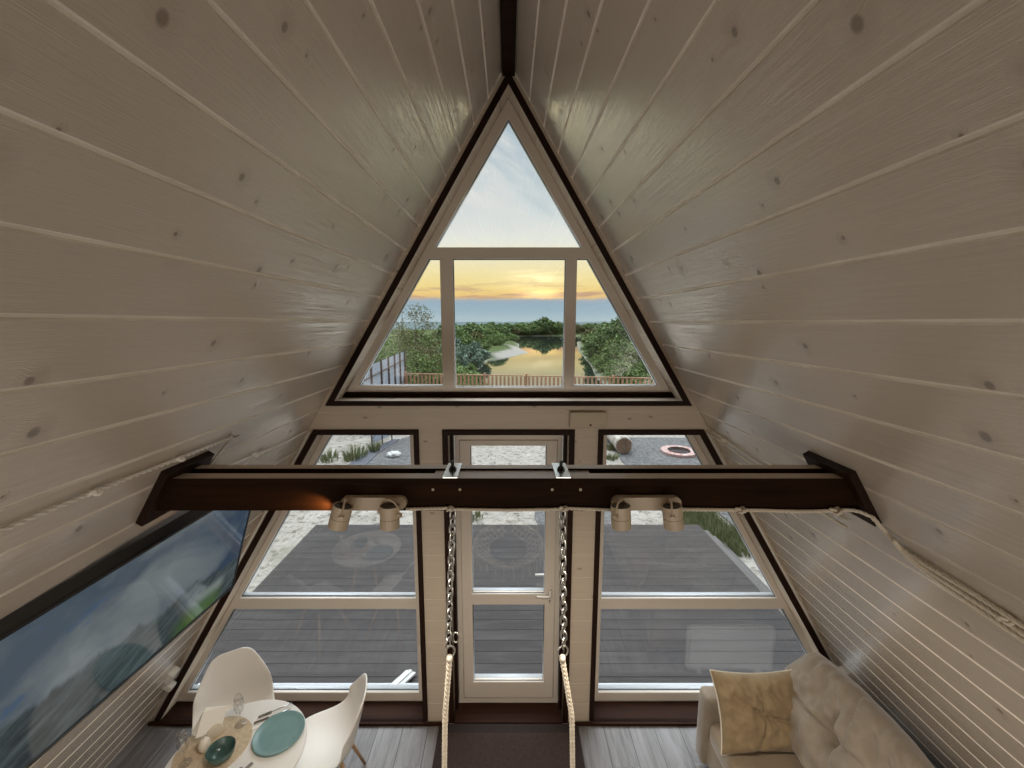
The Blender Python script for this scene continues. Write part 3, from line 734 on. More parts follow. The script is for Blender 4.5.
bm = bmesh.new(); c = at(-1.347, 2.128); prof = [(0, .001), (.085, .001), (.10, .004), (.134, .012), (.138, .018), (.137, .021), (.132, .020), (.118, .013), (.10, .010), (0, .009)]
lathe(bm, prof, c, 64)
tag(obj('plate', bm, M['teal'], None, True, c), 'round teal dinner plate on the white tabletop', 'plate')
# green bowl, a boat-shaped one
c = at(-1.592, 1.992, .754); bm = bmesh.new()
lathe(bm, [(0, .0005), (.034, .0005), (.046, .006), (.062, .03), (.071, .062), (.069, .065), (.066, .062), (.057, .03), (.038, .010), (0, .008)], (0, 0, 0), 48)
R = Matrix.Rotation(math.radians(35), 3, 'Z')
for v in bm.verts:
    p = v.co.copy(); v.co = R @ p + c
tag(obj('bowl', bm, M['tealdark'], None, True, c), 'small deep dark green bowl on the straw placemat', 'bowl')
def wineglass(c, label):
    t = thing('champagne_glass', label, 'glass', c, 'stem glasses on the table')
    bm = bmesh.new(); lathe(bm, [(0, .001), (.03, .001), (.032, .002), (.028, .0035), (.006, .006), (.0035, .012), (.0033, .06), (.005, .07), (0, .0705)], c, 28); part('foot', bm, M['thinglass'], t, True)
    bm = bmesh.new(); lathe(bm, [(0, .071), (.008, .073), (.020, .09), (.0275, .115), (.027, .15), (.022, .19), (.0208, .19), (.0255, .15), (.026, .115), (.019, .092), (0, .076)], c, 28); part('cup', bm, M['thinglass'], t, True)
wineglass(at(-1.612, 2.19, .7545), 'clear stemmed glass standing before the far white chair')
wineglass(at(-1.775, 1.965, .754), 'clear stemmed glass beside the cream shaker at the table edge')
t = thing('napkin_holder', 'cream ceramic napkin holder on the placemat', 'holder', at(-1.735, 2.12, .754))
d = Vector((math.cos(.9), math.sin(.9), 0)); n2 = Vector((-d.y, d.x, 0)); R = Matrix((d, n2, Vector((0, 0, 1)))).transposed(); hc0 = at(-1.728, 2.125, .7545)
bm = bmesh.new()
for s in (-1, 1):
    b2 = bmesh.new()
    lp = [(.05*math.cos(a), .075*math.sin(a)**.8 if math.sin(a) > 0 else 0) for a in [PI*i/16 for i in range(17)]]
    A_ = [bm.verts.new(hc0 + d*x + n2*(s*.022-.003) + Vector((0, 0, z))) for x, z in lp]; B_ = [bm.verts.new(hc0 + d*x + n2*(s*.022+.003) + Vector((0, 0, z))) for x, z in lp]
    bm.faces.new(A_); bm.faces.new(B_[::-1])
    for i in range(len(lp)): bm.faces.new((A_[i], A_[(i+1) % len(lp)], B_[(i+1) % len(lp)], B_[i]))
    b2.free()
obox(bm, hc0+Vector((0, 0, .004)), (.09, .05, .008), R, .002); part('body', bm, M['ceramic'], t)
for i, (tilt, lab) in enumerate(((-.30, 'white paper napkin leaning at the front of the holder'), (-.1, 'white paper napkin in the middle of the holder'), (.12, 'white paper napkin standing at the back of the holder'))):
    bm = bmesh.new(); Rr = R @ Matrix.Rotation(.42+.09*i, 3, 'Y') @ Matrix.Rotation(tilt*.5, 3, 'X'); cc = hc0 + n2*((i-1)*.0125) + Vector((-.008, 0, .098)) 
    obox(bm, cc, (.13, .006, .13), Rr, .002)
    tag(obj('napkin', bm, M['paper'], None, False, cc), lab, 'napkin', 'paper napkins in the holder')
c = at(-1.715, 2.035, .7545); t = thing('salt_shaker', 'cream egg shaped shaker in front of the napkin holder', 'shaker', c)
bm = bmesh.new(); lathe(bm, [(0, 0), (.018, 0), (.027, .015), (.031, .035), (.027, .058), (.016, .074), (0, .079)], c, 24); part('body', bm, M['ceramic'], t, True)
bm = bmesh.new(); lathe(bm, [(.0, .0785), (.005, .0785), (.004, .081), (0, .0815)], c, 10); part('cap', bm, M['steel'], t, True)
# napkin with knife and fork
bm = bmesh.new(); d = Vector((.86, .5, 0)).normalized(); n2 = Vector((-d.y, d.x, 0)); R = Matrix((d, n2, Vector((0, 0, 1)))).transposed()
obox(bm, at(-1.50, 2.215, .7525), (.10, .085, .003), R, .001); obox(bm, at(-1.488, 2.222, .755), (.07, .075, .002), R @ Matrix.Rotation(.2, 3, 'Z'), .0008)
tag(obj('napkin', bm, M['paper'], None, False, at(-1.5, 2.215, .751)), 'white paper napkin lying flat under the cutlery', 'napkin')
def cutlery(kind, p0, p1, label, wid=.012):
    p0, p1 = Vector(p0), Vector(p1); d = (p1-p0).normalized(); n2 = Vector((-d.y, d.x, 0)).normalized(); L = (p1-p0).length
    t = thing(kind, label, kind, p0)
    bm = bmesh.new(); hl = L*.6
    tube(bm, [p0, p0+d*hl*.5, p0+d*hl], [.0042, .0032, .0026], 8); part('handle', bm, M['chrome'], t, True)
    bm = bmesh.new(); q = p0+d*hl
    if kind == 'fork':
        R = Matrix((d, n2, d.cross(n2))).transposed(); obox(bm, q+d*L*.09, (L*.18, .02, .0025), R, .0008)
        for k in range(4): obox(bm, q+d*L*.285+n2*(k-1.5)*.0058, (L*.22, .0028, .002), R)
    elif kind == 'knife':
        R = Matrix((d, n2, d.cross(n2))).transposed(); obox(bm, q+d*L*.19, (L*.4, .016, .002), R, .0008)
    else:
        lathe(bm, [(0, -.003), (.011, -.001), (.017, .002), (.0165, .003), (.01, .001), (0, -.001)], (0, 0, 0), 20)
        for v in bm.verts: p = v.co.copy(); v.co = q + d*(p.x*1.5+.024) + n2*p.y + Vector((0, 0, p.z))
    part({'fork': 'tines', 'knife': 'blade', 'spoon': 'spoon_bowl'}[kind], bm, M['chrome'], t, kind == 'spoon')
cutlery('fork', (-1.372, 2.325, .7605), (-1.53, 2.225, .7605), 'steel fork lying on the flat napkin towards the far chair')
cutlery('knife', (-1.362, 2.285, .7605), (-1.535, 2.188, .7605), 'steel knife lying on the napkin edge beside the teal plate')
cutlery('fork', (-1.50, 1.80, .7545), (-1.405, 1.968, .7545), 'steel fork on the bare tabletop in front of the plate')
cutlery('spoon', (-1.525, 1.815, .7545), (-1.43, 1.958, .7545), 'steel spoon on the bare tabletop by the front fork')

# chairs: moulded white shells on four beech legs
def make_chair(label):
    t = thing('dining_chair', label, 'chair', (0, 0, 0), 'white moulded chairs at the table')
    spine = [(-.225, .415, .150, 0, .0), (-.222, .440, .185, .004, 0), (-.19, .456, .213, .012, 0), (-.11, .452, .228, .03, 0), (-.02, .440, .236, .05, .0), (.07, .436, .238, .075, -.01), (.135, .452, .236, .105, -.03), (.172, .50, .232, .105, -.055), (.192, .57, .228, .07, -.075), (.212, .65, .208, .03, -.06), (.230, .72, .180, .01, -.045), (.243, .775, .150, 0, -.03), (.250, .806, .128, 0, -.018), (.2535, .822, .098, 0, -.008), (.254, .828, .062, 0, -.004)]
    n = 12; bm = bmesh.new(); rows = []
    for y, z, w, rz, ry in spine:
        row = []
        for i in range(n+1):
            s = i/n*2-1; e = abs(s)**2.3
            row.append(bm.verts.new((w*math.sin(s*PI/2)*.97 if False else w*s, y+ry*e, z+rz*e)))
        rows.append(row)
    for a, b in zip(rows, rows[1:]):
        for i in range(n): bm.faces.new((a[i], a[i+1], b[i+1], b[i]))
    o = obj('seat_shell', bm, M['chairwhite'], t, True, (0, 0, 0))
    m = o.modifiers.new('s', 'SOLIDIFY'); m.thickness = .011; m.offset = 0
    m = o.modifiers.new('d', 'SUBSURF'); m.levels = m.render_levels = 2
    for sx in (-1, 1):
        for sy in (-1, 1):
            bm = bmesh.new(); tube(bm, [(sx*.10, sy*.09, .405), (sx*.215, sy*.20-.01, 0.0)], [.0145, .0095], 12); obj('leg', bm, M['beech'], t, True, (0, 0, 0))
    bm = bmesh.new()
    for a in ((-1, -1, 1, 1), (-1, 1, 1, -1)): tube(bm, [(a[0]*.15, a[1]*.135, .25), (0, 0, .33), (a[2]*.15, a[3]*.135, .25)], .004, 6)
    for a in ((-1, -1, 1, -1), (-1, 1, 1, 1), (-1, -1, -1, 1), (1, -1, 1, 1)): tube(bm, [(a[0]*.103, a[1]*.092, .40), (a[2]*.103, a[3]*.092, .40)], .005, 6)
    tube(bm, [(-.13, 0, .425), (.13, 0, .425)], .01, 6)
    obj('wire_brace', bm, M['blackwire'], t, True, (0, 0, 0))
    return t
ch = make_chair('white moulded dining chair behind the table, its back to the window')
ch.location = (-1.845, 2.455, 0); ch.rotation_euler = (0, 0, math.radians(31))
dup(ch, (-1.165, 2.325, 0), math.radians(-75), 'white moulded dining chair beside the table, seen side on, next to the door', 'white moulded chairs at the table')

# ------------------------------------------------------------------ sofa
t = thing('panel_heater', 'white panel heater standing under the window behind the sofa end', 'heater', (2.0, 2.81, 0))
bm = bmesh.new(); box(bm, 1.60, 2.38, 2.795, 2.858, .04, .465); bmesh.ops.bevel(bm, geom=list(bm.edges), offset=.02, segments=3, affect='EDGES'); part('body', bm, M['whiteplastic'], t)
for x in (1.72, 2.26): bm = bmesh.new(); box(bm, x-.02, x+.02, 2.785, 2.858, .0, .0395, .004); part('foot', bm, M['whiteplastic'], t)
def cushion(bm, w, h, t, n=26, tuft=.6, wr=.012, seed=0, crease=6, pinch=.10, mtx=None, loc=None, rnd=0, power=.5, fold=0):
    """plump cushion, w x h, thickness t, tufted in the middle on both faces"""
    idx = {}
    rim = {}
    for side in (1, -1):
        for i in range(n+1):
            for j in range(n+1):
                x = i/n*2-1; y = j/n*2-1
                edge = i in (0, n) or j in (0, n)
                if edge and (i, j) in rim: idx[side, i, j] = rim[i, j]; continue
                px = x*(1-pinch*(1-abs(y)**2.0)*abs(x)**3*.9); py = y*(1-pinch*(1-abs(x)**2.0)*abs(y)**3*.9)
                b = max(0, (1-x**2))**power*max(0, (1-y**2))**power
                r = math.hypot(x, y); a = math.atan2(y, x)
                z = b - tuft*math.exp(-(r/.16)**2)*.8
                for k in range(crease):
                    ak = seed+2*PI*k/crease+.45*math.sin(k*2.3+seed); da = (a-ak+PI) % (2*PI)-PI
                    z -= wr/t*5*math.exp(-(da/(.10+.05*math.sin(k*1.7)))**2)*math.exp(-r/(.38+.16*math.sin(k*3.1+seed)))*min(1, r*6)
                z += wr/t*2.2*b*mn.noise(Vector((x*2.6+seed*3, y*2.6, side+seed)))
                z += wr/t*1.2*b*mn.noise(Vector((x*8+seed*3, y*5, side+seed)))
                v = Vector((px*w/2, py*h/2, side*z*t/2))
                if rnd: v.x = px*math.sqrt(1-rnd*.5*y*y)*w/2; v.y = py*math.sqrt(1-rnd*.5*x*x)*h/2
                if fold and side == 1: v.z += fold*b*(max(0, y-.05)**.7)*mn.noise(Vector((x*13+y*6+seed, y*2.0, seed)))
                if mtx is not None: v = mtx @ v
                if loc is not None: v = v + Vector(loc)
                vv = bm.verts.new(v); idx[side, i, j] = vv
                if edge: rim[i, j] = vv
    for side in (1, -1):
        for i in range(n):
            for j in range(n):
                q = (idx[side, i, j], idx[side, i+1, j], idx[side, i+1, j+1], idx[side, i, j+1])
                bm.faces.new(q if side > 0 else q[::-1])
    ring = [rim[i, 0].co.copy() for i in range(n)]+[rim[n, j].co.copy() for j in range(n)]+[rim[n-i, n].co.copy() for i in range(n)]+[rim[0, n-j].co.copy() for j in range(n)]
    return ring
def rbox(x0, x1, y0, y1, z0, z1, r, puff=0):
    bm = bmesh.new(); box(bm, x0, x1, y0, y1, z0, z1)
    bmesh.ops.bevel(bm, geom=list(bm.edges), offset=r, segments=4, affect='EDGES', profile=.5)
    return bm
sofa = thing('sofa', 'beige velour sofa along the sloped wall, its end by the window', 'sofa', (1.85, 1.6, 0))
part('base', rbox(1.385, 2.30, .55, 2.60, .09, .30, .02), M['sofaseat'], sofa, False)
part('seat_cushion', rbox(1.372, 2.12, .62, 2.50, .29, .445, .045), M['sofaseat'], sofa, True)
part('armrest', rbox(1.352, 2.30, 2.505, 2.635, .06, .60, .035), M['sofa'], sofa, True)
part('armrest', rbox(1.36, 2.30, .48, .62, .06, .58, .035), M['sofa'], sofa, True)
part('back_frame', rbox(2.15, 2.335, .50, 2.61, .20, .755, .03), M['sofa'], sofa, True)
for x, y in ((1.45, 2.55), (1.45, .58), (2.2, 2.55), (2.2, .58)):
    bm = bmesh.new(); tube(bm, [(x, y, .0), (x, y, .092)], [.018, .025], 12); part('leg', bm, M['blackwire'], sofa)
def back_cushion(y0, y1, seed):
    bm = bmesh.new(); zc = .685; th = math.radians(60)
    X = Vector((0, 1, 0)); Y = Vector((math.cos(th), 0, math.sin(th))).normalized(); Z = X.cross(Y)
    if Z.x > 0: X = -X; Z = -Z
    R = Matrix((X, Y, Z)).transposed()
    cushion(bm, y1-y0, .60, .34, 80, .55, .034, seed, 6, .03, R, (1.985, (y0+y1)/2, zc+.02), rnd=.55, power=.30, fold=.065)
    return part('back_cushion', bm, M['sofa'], sofa, True)
back_cushion(1.60, 2.615, 1.3); back_cushion(.60, 1.59, 4.1)
# throw pillow leaning on the far armrest
bm = bmesh.new(); th = math.radians(62)
X = Vector((1, .03, -.02)).normalized(); Y = Vector((0, math.cos(th), math.sin(th))); Y = (Y-X*Y.dot(X)).normalized(); Z = X.cross(Y); R = Matrix((X, Y, Z)).transposed()
pc = Vector((1.63, 2.375, .65))
tp = thing('throw_pillow', 'square golden beige velvet pillow leaning on the sofa end', 'pillow', pc)
ring = cushion(bm, .58, .46, .18, 60, .60, .022, 2.2, 6, .11, R, pc, power=.42, fold=.02)
part('cover', bm, M['pillow'], tp, True)
bm = bmesh.new(); tube(bm, ring, .0042, 6, True); part('piping', bm, M['piping'], tp, True)
bm = bmesh.new(); lathe(bm, [(0, -.004), (.012, -.002), (.012, .003), (0, .006)], (0, 0, 0), 14)
for v in bm.verts: v.co = R @ (v.co+Vector((0, 0, -.032))) + pc
part('button', bm, M['pillow'], tp, True)

# ================================================================== OUTDOORS
DZ = -.1; GZ = -.45
struct(obj('deck', nbox(-3.12, 3.08, 3.14, 6.37, DZ-.05, DZ), M['deck']))
st = thing('wooden_steps', 'grey wooden steps at the outer side of the deck, by the grass', 'steps', (3.3, 5.5, GZ))
for i, (x0, x1, z) in enumerate(((3.09, 3.20, -.16), (3.225, 3.33, -.255), (3.355, 3.46, -.35))):
    part('tread', nbox(x0, x1, 4.1, 6.3, z-.03, z, bev=.004), M['stepwood'], st)
for y in (4.3, 5.2, 6.1): bm = bmesh.new(); box(bm, 3.09, 3.45, y-.03, y+.03, GZ, -.381); part('stringer', bm, M['stepwood'], st)
# white board lying on the deck
bm = bmesh.new(); c = Vector((-.957, 3.31, DZ+.074)); d = Vector((.10, .32, 0)).normalized(); R = Matrix((d, Vector((-d.y, d.x, 0)), Vector((0, 0, 1)))).transposed() @ Matrix.Rotation(math.radians(19), 3, 'Y')
t = thing('white_plank', 'short white painted board leaning from the deck onto the window ledge', 'board', c)
bm = bmesh.new(); obox(bm, c, (.34, .10, .02), R, .003); part('board', bm, M['whitewood'], t)
bm = bmesh.new(); obox(bm, c+R @ Vector((0, 0, .0185)), (.32, .03, .016), R, .003); part('batten', bm, M['whitewood'], t)

# yard, banks and river
RIV = [(-13, 50), (-10.5, 75), (-8.3, 96), (-6.3, 134), (2, 150), (8, 167), (5, 200), (6, 235), (0, 300), (10, 365), (40, 372), (72, 369), (62, 300), (42, 258), (30.5, 184), (23, 116), (19.2, 91), (17.5, 60), (8, 48)]
rv = np.array(RIV, float)
def sdist(x, y):
    """distance to the river outline, negative over water"""
    d2 = np.full(x.shape, 1e18); inside = np.zeros(x.shape, bool)
    for (x0, y0), (x1, y1) in zip(rv, np.roll(rv, -1, 0)):
        ex, ey = x1-x0, y1-y0; tt = np.clip(((x-x0)*ex+(y-y0)*ey)/(ex*ex+ey*ey), 0, 1)
        d2 = np.minimum(d2, (x-x0-tt*ex)**2+(y-y0-tt*ey)**2)
        c = ((y0 > y) != (y1 > y)) & (x < (x1-x0)*(y-y0)/((y1-y0) if y1 != y0 else 1e-9)+x0); inside ^= c
    d = np.sqrt(d2); return np.where(inside, -d, d)
def nz(x, y, s):
    return np.sin(x*s*1.3+1.7*np.sin(y*s*.8))*np.cos(y*s*1.1+1.3*np.sin(x*s*.7))
def ground_z(x, y):
    x = np.asarray(x, float); y = np.asarray(y, float)
    f = np.clip((y-20.6)/36, 0, 1); f = f*f*(3-2*f)
    base = GZ + (-6.6-GZ)*f + .35*f*nz(x, y, .11)
    base = np.where(y > 300, base + np.clip((y-300)/60, 0, 1)*.6, base)
    d = sdist(x, y)
    bank = -9.0 + .24*d + .25*nz(x, y, .5)*np.clip(d/4, 0, 1)
    return np.maximum(np.minimum(base, bank), -11)
us = np.r_[np.linspace(0, 1, 150)]
ysr = np.r_[np.linspace(3.2, 24, 14), 24+ (520-24)*(us[1:]**1.9)]
vs = np.linspace(-1, 1, 141)
YY, VV = np.meshgrid(ysr, vs, indexing='ij'); XX = VV*(9+YY*.85)
ZZ = ground_z(XX, YY)
nr, ncol = XX.shape
verts = np.c_[XX.ravel(), YY.ravel(), ZZ.ravel()]
ii = np.arange(nr*ncol).reshape(nr, ncol)
faces = np.c_[ii[:-1, :-1].ravel(), ii[:-1, 1:].ravel(), ii[1:, 1:].ravel(), ii[1:, :-1].ravel()]
me = bpy.data.meshes.new('ground'); me.from_pydata(verts.tolist(), [], faces.tolist())
DD = sdist(XX, YY)
spit = np.clip(1.35-np.hypot((XX-1.0)/7.5, (YY-168)/30), 0, 1)*np.clip((6.5-DD)/2, 0, 1)
sandy = np.clip((20.9-YY)/1.0, 0, 1); sandy = np.maximum(sandy, np.clip(spit*3, 0, 1)); sandy = np.maximum(sandy, np.clip((1.3-DD)/.8, 0, 1)*(YY > 40)*.6)
at_ = me.attributes.new('sand', 'FLOAT', 'POINT'); at_.data.foreach_set('value', sandy.ravel().astype(np.float32))
mg = mat('sand_and_meadow', (.5, .45, .38, 1), .95, 0, .1); t_, b_ = nodes(mg)
an = t_.n('ShaderNodeAttribute'); an.attribute_name = 'sand'
P_ = t_.pos(); n1 = t_.noise(P_, 3.2, 6, .68, .5); n2_ = t_.noise(P_, .55, 4, .6); n3 = t_.noise(P_, 8, 5, .72)
sc_ = t_.mix(t_.rng(n1, .38, .62), (.42, .39, .345, 1), (.33, .305, .265, 1)); sc_ = t_.mix(t_.rng(n3, .52, .64, 0, .9), sc_, (.11, .097, .075, 1)); sc_ = t_.mix(t_.rng(n2_, .60, .72, 0, .5), sc_, (.16, .165, .09, 1))
gc_ = t_.mix(t_.rng(n2_, .35, .65), (.05, .08, .025, 1), (.11, .14, .05, 1)); gc_ = t_.mix(t_.rng(n1, .5, .7, 0, .6), gc_, (.035, .05, .02, 1))
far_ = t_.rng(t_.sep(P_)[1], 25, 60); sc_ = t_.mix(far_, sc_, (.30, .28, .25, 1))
t_.l(t_.mix(an.outputs['Fac'], gc_, sc_), b_.inputs['Base Color'])
t_.l(t_.bump(t_.math('ADD', n1, t_.math('MULTIPLY', n3, .6)), .9, .12), b_.inputs['Normal'])
struct(obj_me('ground', me, mg, None, True))
mw = mat('river_water', (.018, .026, .022, 1), .03, 0, .6); t_, b_ = nodes(mw); b_.inputs['IOR'].default_value = 1.33
p_ = t_.sep(t_.pos()); f_ = t_.noise(t_.comb(t_.math('MULTIPLY', p_[0], .25), t_.math('MULTIPLY', p_[1], .35), 0), 1.2, 3, .5)
t_.l(t_.bump(f_, .012, .4), b_.inputs['Normal'])
bm = bmesh.new(); vs_ = [bm.verts.new(p) for p in ((-60, 42, -9), (140, 42, -9), (140, 420, -9), (-60, 420, -9))]; bm.faces.new(vs_)
struct(obj('river', bm, mw))
def bed(name, pts, z, m):
    bm = bmesh.new(); n = len(pts); P = []
    for i in range(n):
        a, b = Vector(pts[i]), Vector(pts[(i+1) % n])
        for k in range(6):
            q = a.lerp(b, k/6); P.append(q + Vector((mn.noise(Vector((q.x*2, q.y*2, 1))), mn.noise(Vector((q.x*2, q.y*2, 7)))))*.18)
    top = [bm.verts.new((p.x, p.y, z)) for p in P]; bot = [bm.verts.new((p.x, p.y, GZ-.02)) for p in P]
    bm.faces.new(top)
    for i in range(len(P)): bm.faces.new((top[i], bot[i], bot[(i+1) % len(P)], top[(i+1) % len(P)]))
    return struct(obj(name, bm, m))
bed('gravel_bed', [(2.75, 9.6), (3.3, 8.6), (3.95, 7.6), (4.0, 5.2), (6.5, 5), (8.5, 9), (8, 12.6), (3.0, 12.75), (3.15, 11.6)], GZ+.02, M['gravel'])
bed('gravel_path', [(-3.85, 9.6), (-3.75, 11.3), (-3.3, 12.6), (-3.0, 13.6), (-2.1, 13.6), (-2.0, 9.4)], GZ+.02, M['gravel'])
bed('gravel_patch', [(.5, 7.55), (1.2, 7.9), (2.2, 7.55), (2.0, 6.6), (.6, 6.6)], GZ+.018, M['gravel'])
bm = bmesh.new(); pts = [(-4.1, 9.4), (-4.0, 11.2), (-3.55, 12.5), (-3.35, 12.5), (-3.6, 11.1), (-3.6, 9.4)]
a = [bm.verts.new((x, y, GZ+.035)) for x, y in pts]; b = [bm.verts.new((x, y, GZ+.021)) for x, y in pts]; bm.faces.new(a); bm.faces.new(b[::-1])
for i in range(6): bm.faces.new((a[i], b[i], b[(i+1) % 6], a[(i+1) % 6]))
tag(obj('ground_fabric', bm, M['fabricground'], None, False, (-3.8, 11, GZ)), 'dark strip of ground fabric along the edge of the gravel path', 'ground cloth')
# log, fire ring
ax0 = Vector((3.16, 11.05, GZ+.26)); ax1 = Vector((3.22, 13.0, GZ+.26))
t = thing('birch_log', 'thick pale birch log lying beside the gravel', 'log', (3.14, 12, GZ))
bm = bmesh.new(); P = [ax0.lerp(ax1, i/12) for i in range(13)]; tube(bm, P, [.235+.008*math.sin(i*2.1) for i in range(13)], 20); part('bark', bm, M['bark'], t, True)
bm = bmesh.new(); tube(bm, [ax0-Vector((0, .006, 0)), ax0+Vector((0, .002, 0))], .215, 20); part('cut_end', bm, M['cutwood'], t)
fc = Vector((4.72, 11.18, GZ+.02)); t = thing('fire_ring', 'round brick fire ring set in the gravel near the log', 'fire pit', fc)
for k in range(14):
    a0, a1 = 2*PI*k/14+.02, 2*PI*(k+1)/14-.02; bm = bmesh.new(); q = []
    for r in (.30, .48):
        for z in (0, .07):
            for a in (a0, (a0+a1)/2, a1): q.append(bm.verts.new(fc+Vector((r*math.cos(a), r*math.sin(a), z))))
    g = lambda r, z, a: q[r*6+z*3+a]
    for a in (0, 1):
        bm.faces.new((g(0, 1, a), g(1, 1, a), g(1, 1, a+1), g(0, 1, a+1))); bm.faces.new((g(0, 0, a), g(0, 1, a), g(0, 1, a+1), g(0, 0, a+1))); bm.faces.new((g(1, 0, a), g(1, 0, a+1), g(1, 1, a+1), g(1, 1, a)))
    for a in (0, 2): bm.faces.new((g(0, 0, a), g(1, 0, a), g(1, 1, a), g(0, 1, a)))
    part('brick', bm, M['brick'], t)
bm = bmesh.new(); lathe(bm, [(0, .012), (.2, .015), (.295, .03), (.295, .0), (0, 0)], fc, 32); part('ash_bed', bm, M['soot'], t)
bm = bmesh.new(); tube(bm, [fc+Vector((.285*math.cos(a), .285*math.sin(a), .075)) for a in [2*PI*i/32 for i in range(32)]], .012, 8, True); part('iron_rim', bm, M['soot'], t)
# crumpled white bag
bm = bmesh.new(); bmesh.ops.create_icosphere(bm, subdivisions=3, radius=1)
for v in bm.verts:
    f = 1+.5*mn.noise(v.co*2.2); v.co = Vector((v.co.x*.17*f, v.co.y*.14*f, max(-.0, v.co.z*.10*f+.04)))+Vector((-3.1, 10.86, GZ+.022))
tag(obj('plastic_bag', bm, M['whitewood'], None, True, (-3.1, 10.86, GZ)), 'small crumpled white bag lying on the gravel path', 'bag')
# panel on posts
t = thing('metal_stand', 'white panel on three thin posts at the head of the gravel path', 'panel', (-3.75, 12, GZ))
PB = [(-3.93, 11.65), (-3.75, 12.05), (-3.58, 12.45)]
for x, y in PB: bm = bmesh.new(); tube(bm, [(x, y, GZ-.02), (x, y, .6)], .022, 8); part('post', bm, M['rust'], t)
bm = bmesh.new(); d = (Vector(PB[2])-Vector(PB[0])).normalized()
a = [Vector((PB[0][0]+.02, PB[0][1]+.03, GZ+.12)), Vector((PB[2][0], PB[2][1]+.03, GZ+.17)), Vector((PB[2][0], PB[2][1]+.03, .55)), Vector((PB[0][0]+.02, PB[0][1]+.03, .55))]
A_ = [bm.verts.new(p) for p in a]; B_ = [bm.verts.new(p+Vector((-.015, .015, 0))) for p in a]; bm.faces.new(A_); bm.faces.new(B_[::-1])
for i in range(4): bm.faces.new((A_[i], B_[i], B_[(i+1) % 4], A_[(i+1) % 4]))
part('panel', bm, M['sheet'], t)
bm = bmesh.new(); tube(bm, [(PB[0][0], PB[0][1], GZ+.25), (PB[1][0], PB[1][1], .1)], .012, 6); part('brace', bm, M['rust'], t)
# pale sheet fence
t = thing('sheet_fence', 'pale blue sheet metal fence running back from the yard', 'fence', (-5, 17, GZ))
F0, F1 = Vector((-4.48, 12.9)), Vector((-5.05, 20.3))
bm = bmesh.new(); n = 120; d = (F1-F0); pr = []
for i in range(n+1):
    q = F0 + d*i/n; o = .012 if (i//2) % 2 else -.012; pr.append((q.x-.03+o, q.y))
for z in (0,): 
    lo = [bm.verts.new((x, y, GZ-.05)) for x, y in pr]; hi = [bm.verts.new((x, y, 1.73)) for x, y in pr]
    for i in range(n): bm.faces.new((lo[i], lo[i+1], hi[i+1], hi[i]))
ob = part('sheet', bm, M['sheet'], t); mo = ob.modifiers.new('s', 'SOLIDIFY'); mo.thickness = .006
for k in (.10, .3, .47, .64, .81, .985): q = F0+d*k; bm = bmesh.new(); box(bm, q.x+.0, q.x+.06, q.y-.03, q.y+.03, GZ-.02, 1.80); part('post', bm, M['rust'], t)
for z in (.35, 1.35): bm = bmesh.new(); tube(bm, [(F0.x+.0, F0.y, z), (F1.x+.0, F1.y, z)], .025, 6); part('rail', bm, M['rust'], t)
# picket fence
t = thing('picket_fence', 'brown wooden picket fence across the end of the yard', 'fence', (1, 19.4, GZ))
G0, G1 = Vector((-5.0, 20.0)), Vector((8.6, 18.0)); d = G1-G0; npk = 72
dirn = d.normalized(); R = Matrix((Vector((dirn.x, dirn.y, 0)), Vector((-dirn.y, dirn.x, 0)), Vector((0, 0, 1)))).transposed()
for i in range(npk):
    q = G0 + d*(i+.5)/npk; bm = bmesh.new(); obox(bm, (q.x, q.y, .10), (.095, .022, 1.08), R, .004); part('picket', bm, M['fencewood'], t)
for k in range(8):
    q = G0 + d*k/7; bm = bmesh.new(); obox(bm, (q.x+.03*0, q.y+.06, .165), (.09, .09, 1.25), R, .005); part('post', bm, M['fencewood'], t)
for z in (-.15, .69):
    q = (G0+G1)/2; bm = bmesh.new(); obox(bm, (q.x, q.y+(.0 if z > .5 else .035), z), (d.length, .075 if z > .5 else .04, .05), R, .005); part('rail', bm, M['fencewood'], t)

# grass
def tuft(cx, cy, n, h, rad, label, group=None, base=GZ):
    bm = bmesh.new(); rnd = random.Random(int(cx*100+cy*7))
    for _ in range(n):
        a = rnd.uniform(0, 2*PI); r = rad*math.sqrt(rnd.random())*.6; p = Vector((cx+r*math.cos(a), cy+r*math.sin(a), base-.01))
        o = Vector((math.cos(a), math.sin(a), 0))*rnd.uniform(.05, .5)*h; hh = h*rnd.uniform(.5, 1); w = rnd.uniform(.008, .016)
        s = Vector((-math.sin(a+.7), math.cos(a+.7), 0))*w
        m1 = p+o*.35+Vector((0, 0, hh*.6)); e = p+o+Vector((0, 0, hh))
        v = [bm.verts.new(x) for x in (p-s, p+s, m1+s*.8, m1-s*.8)]; bm.faces.new(v); ve = bm.verts.new(e); bm.faces.new((v[3], v[2], ve))
    return tag(obj('grass_tuft', bm, M['grassblade'], None, False, (cx, cy, base)), label, 'grass', group)
tuft(-4.1, 10.75, 170, .40, .50, 'large dry green grass tuft on the sand near the gravel path')
tuft(-4.75, 10.6, 90, .30, .42, 'smaller grass tuft at the sand edge seen past the slope')
tuft(-3.75, 11.3, 90, .4, .2, 'thin grass tuft beside the posts of the white panel')
tuft(-.62, 7.3, 60, .16, .24, 'small green weed tuft on the sand just beyond the deck')
tuft(2.95, 11.6, 120, .22, .3, 'low grass tuft at the foot of the birch log')
tuft(2.75, 10.7, 90, .18, .25, 'pale grass tuft in front of the birch log end')
bm = bmesh.new(); rnd = random.Random(5)
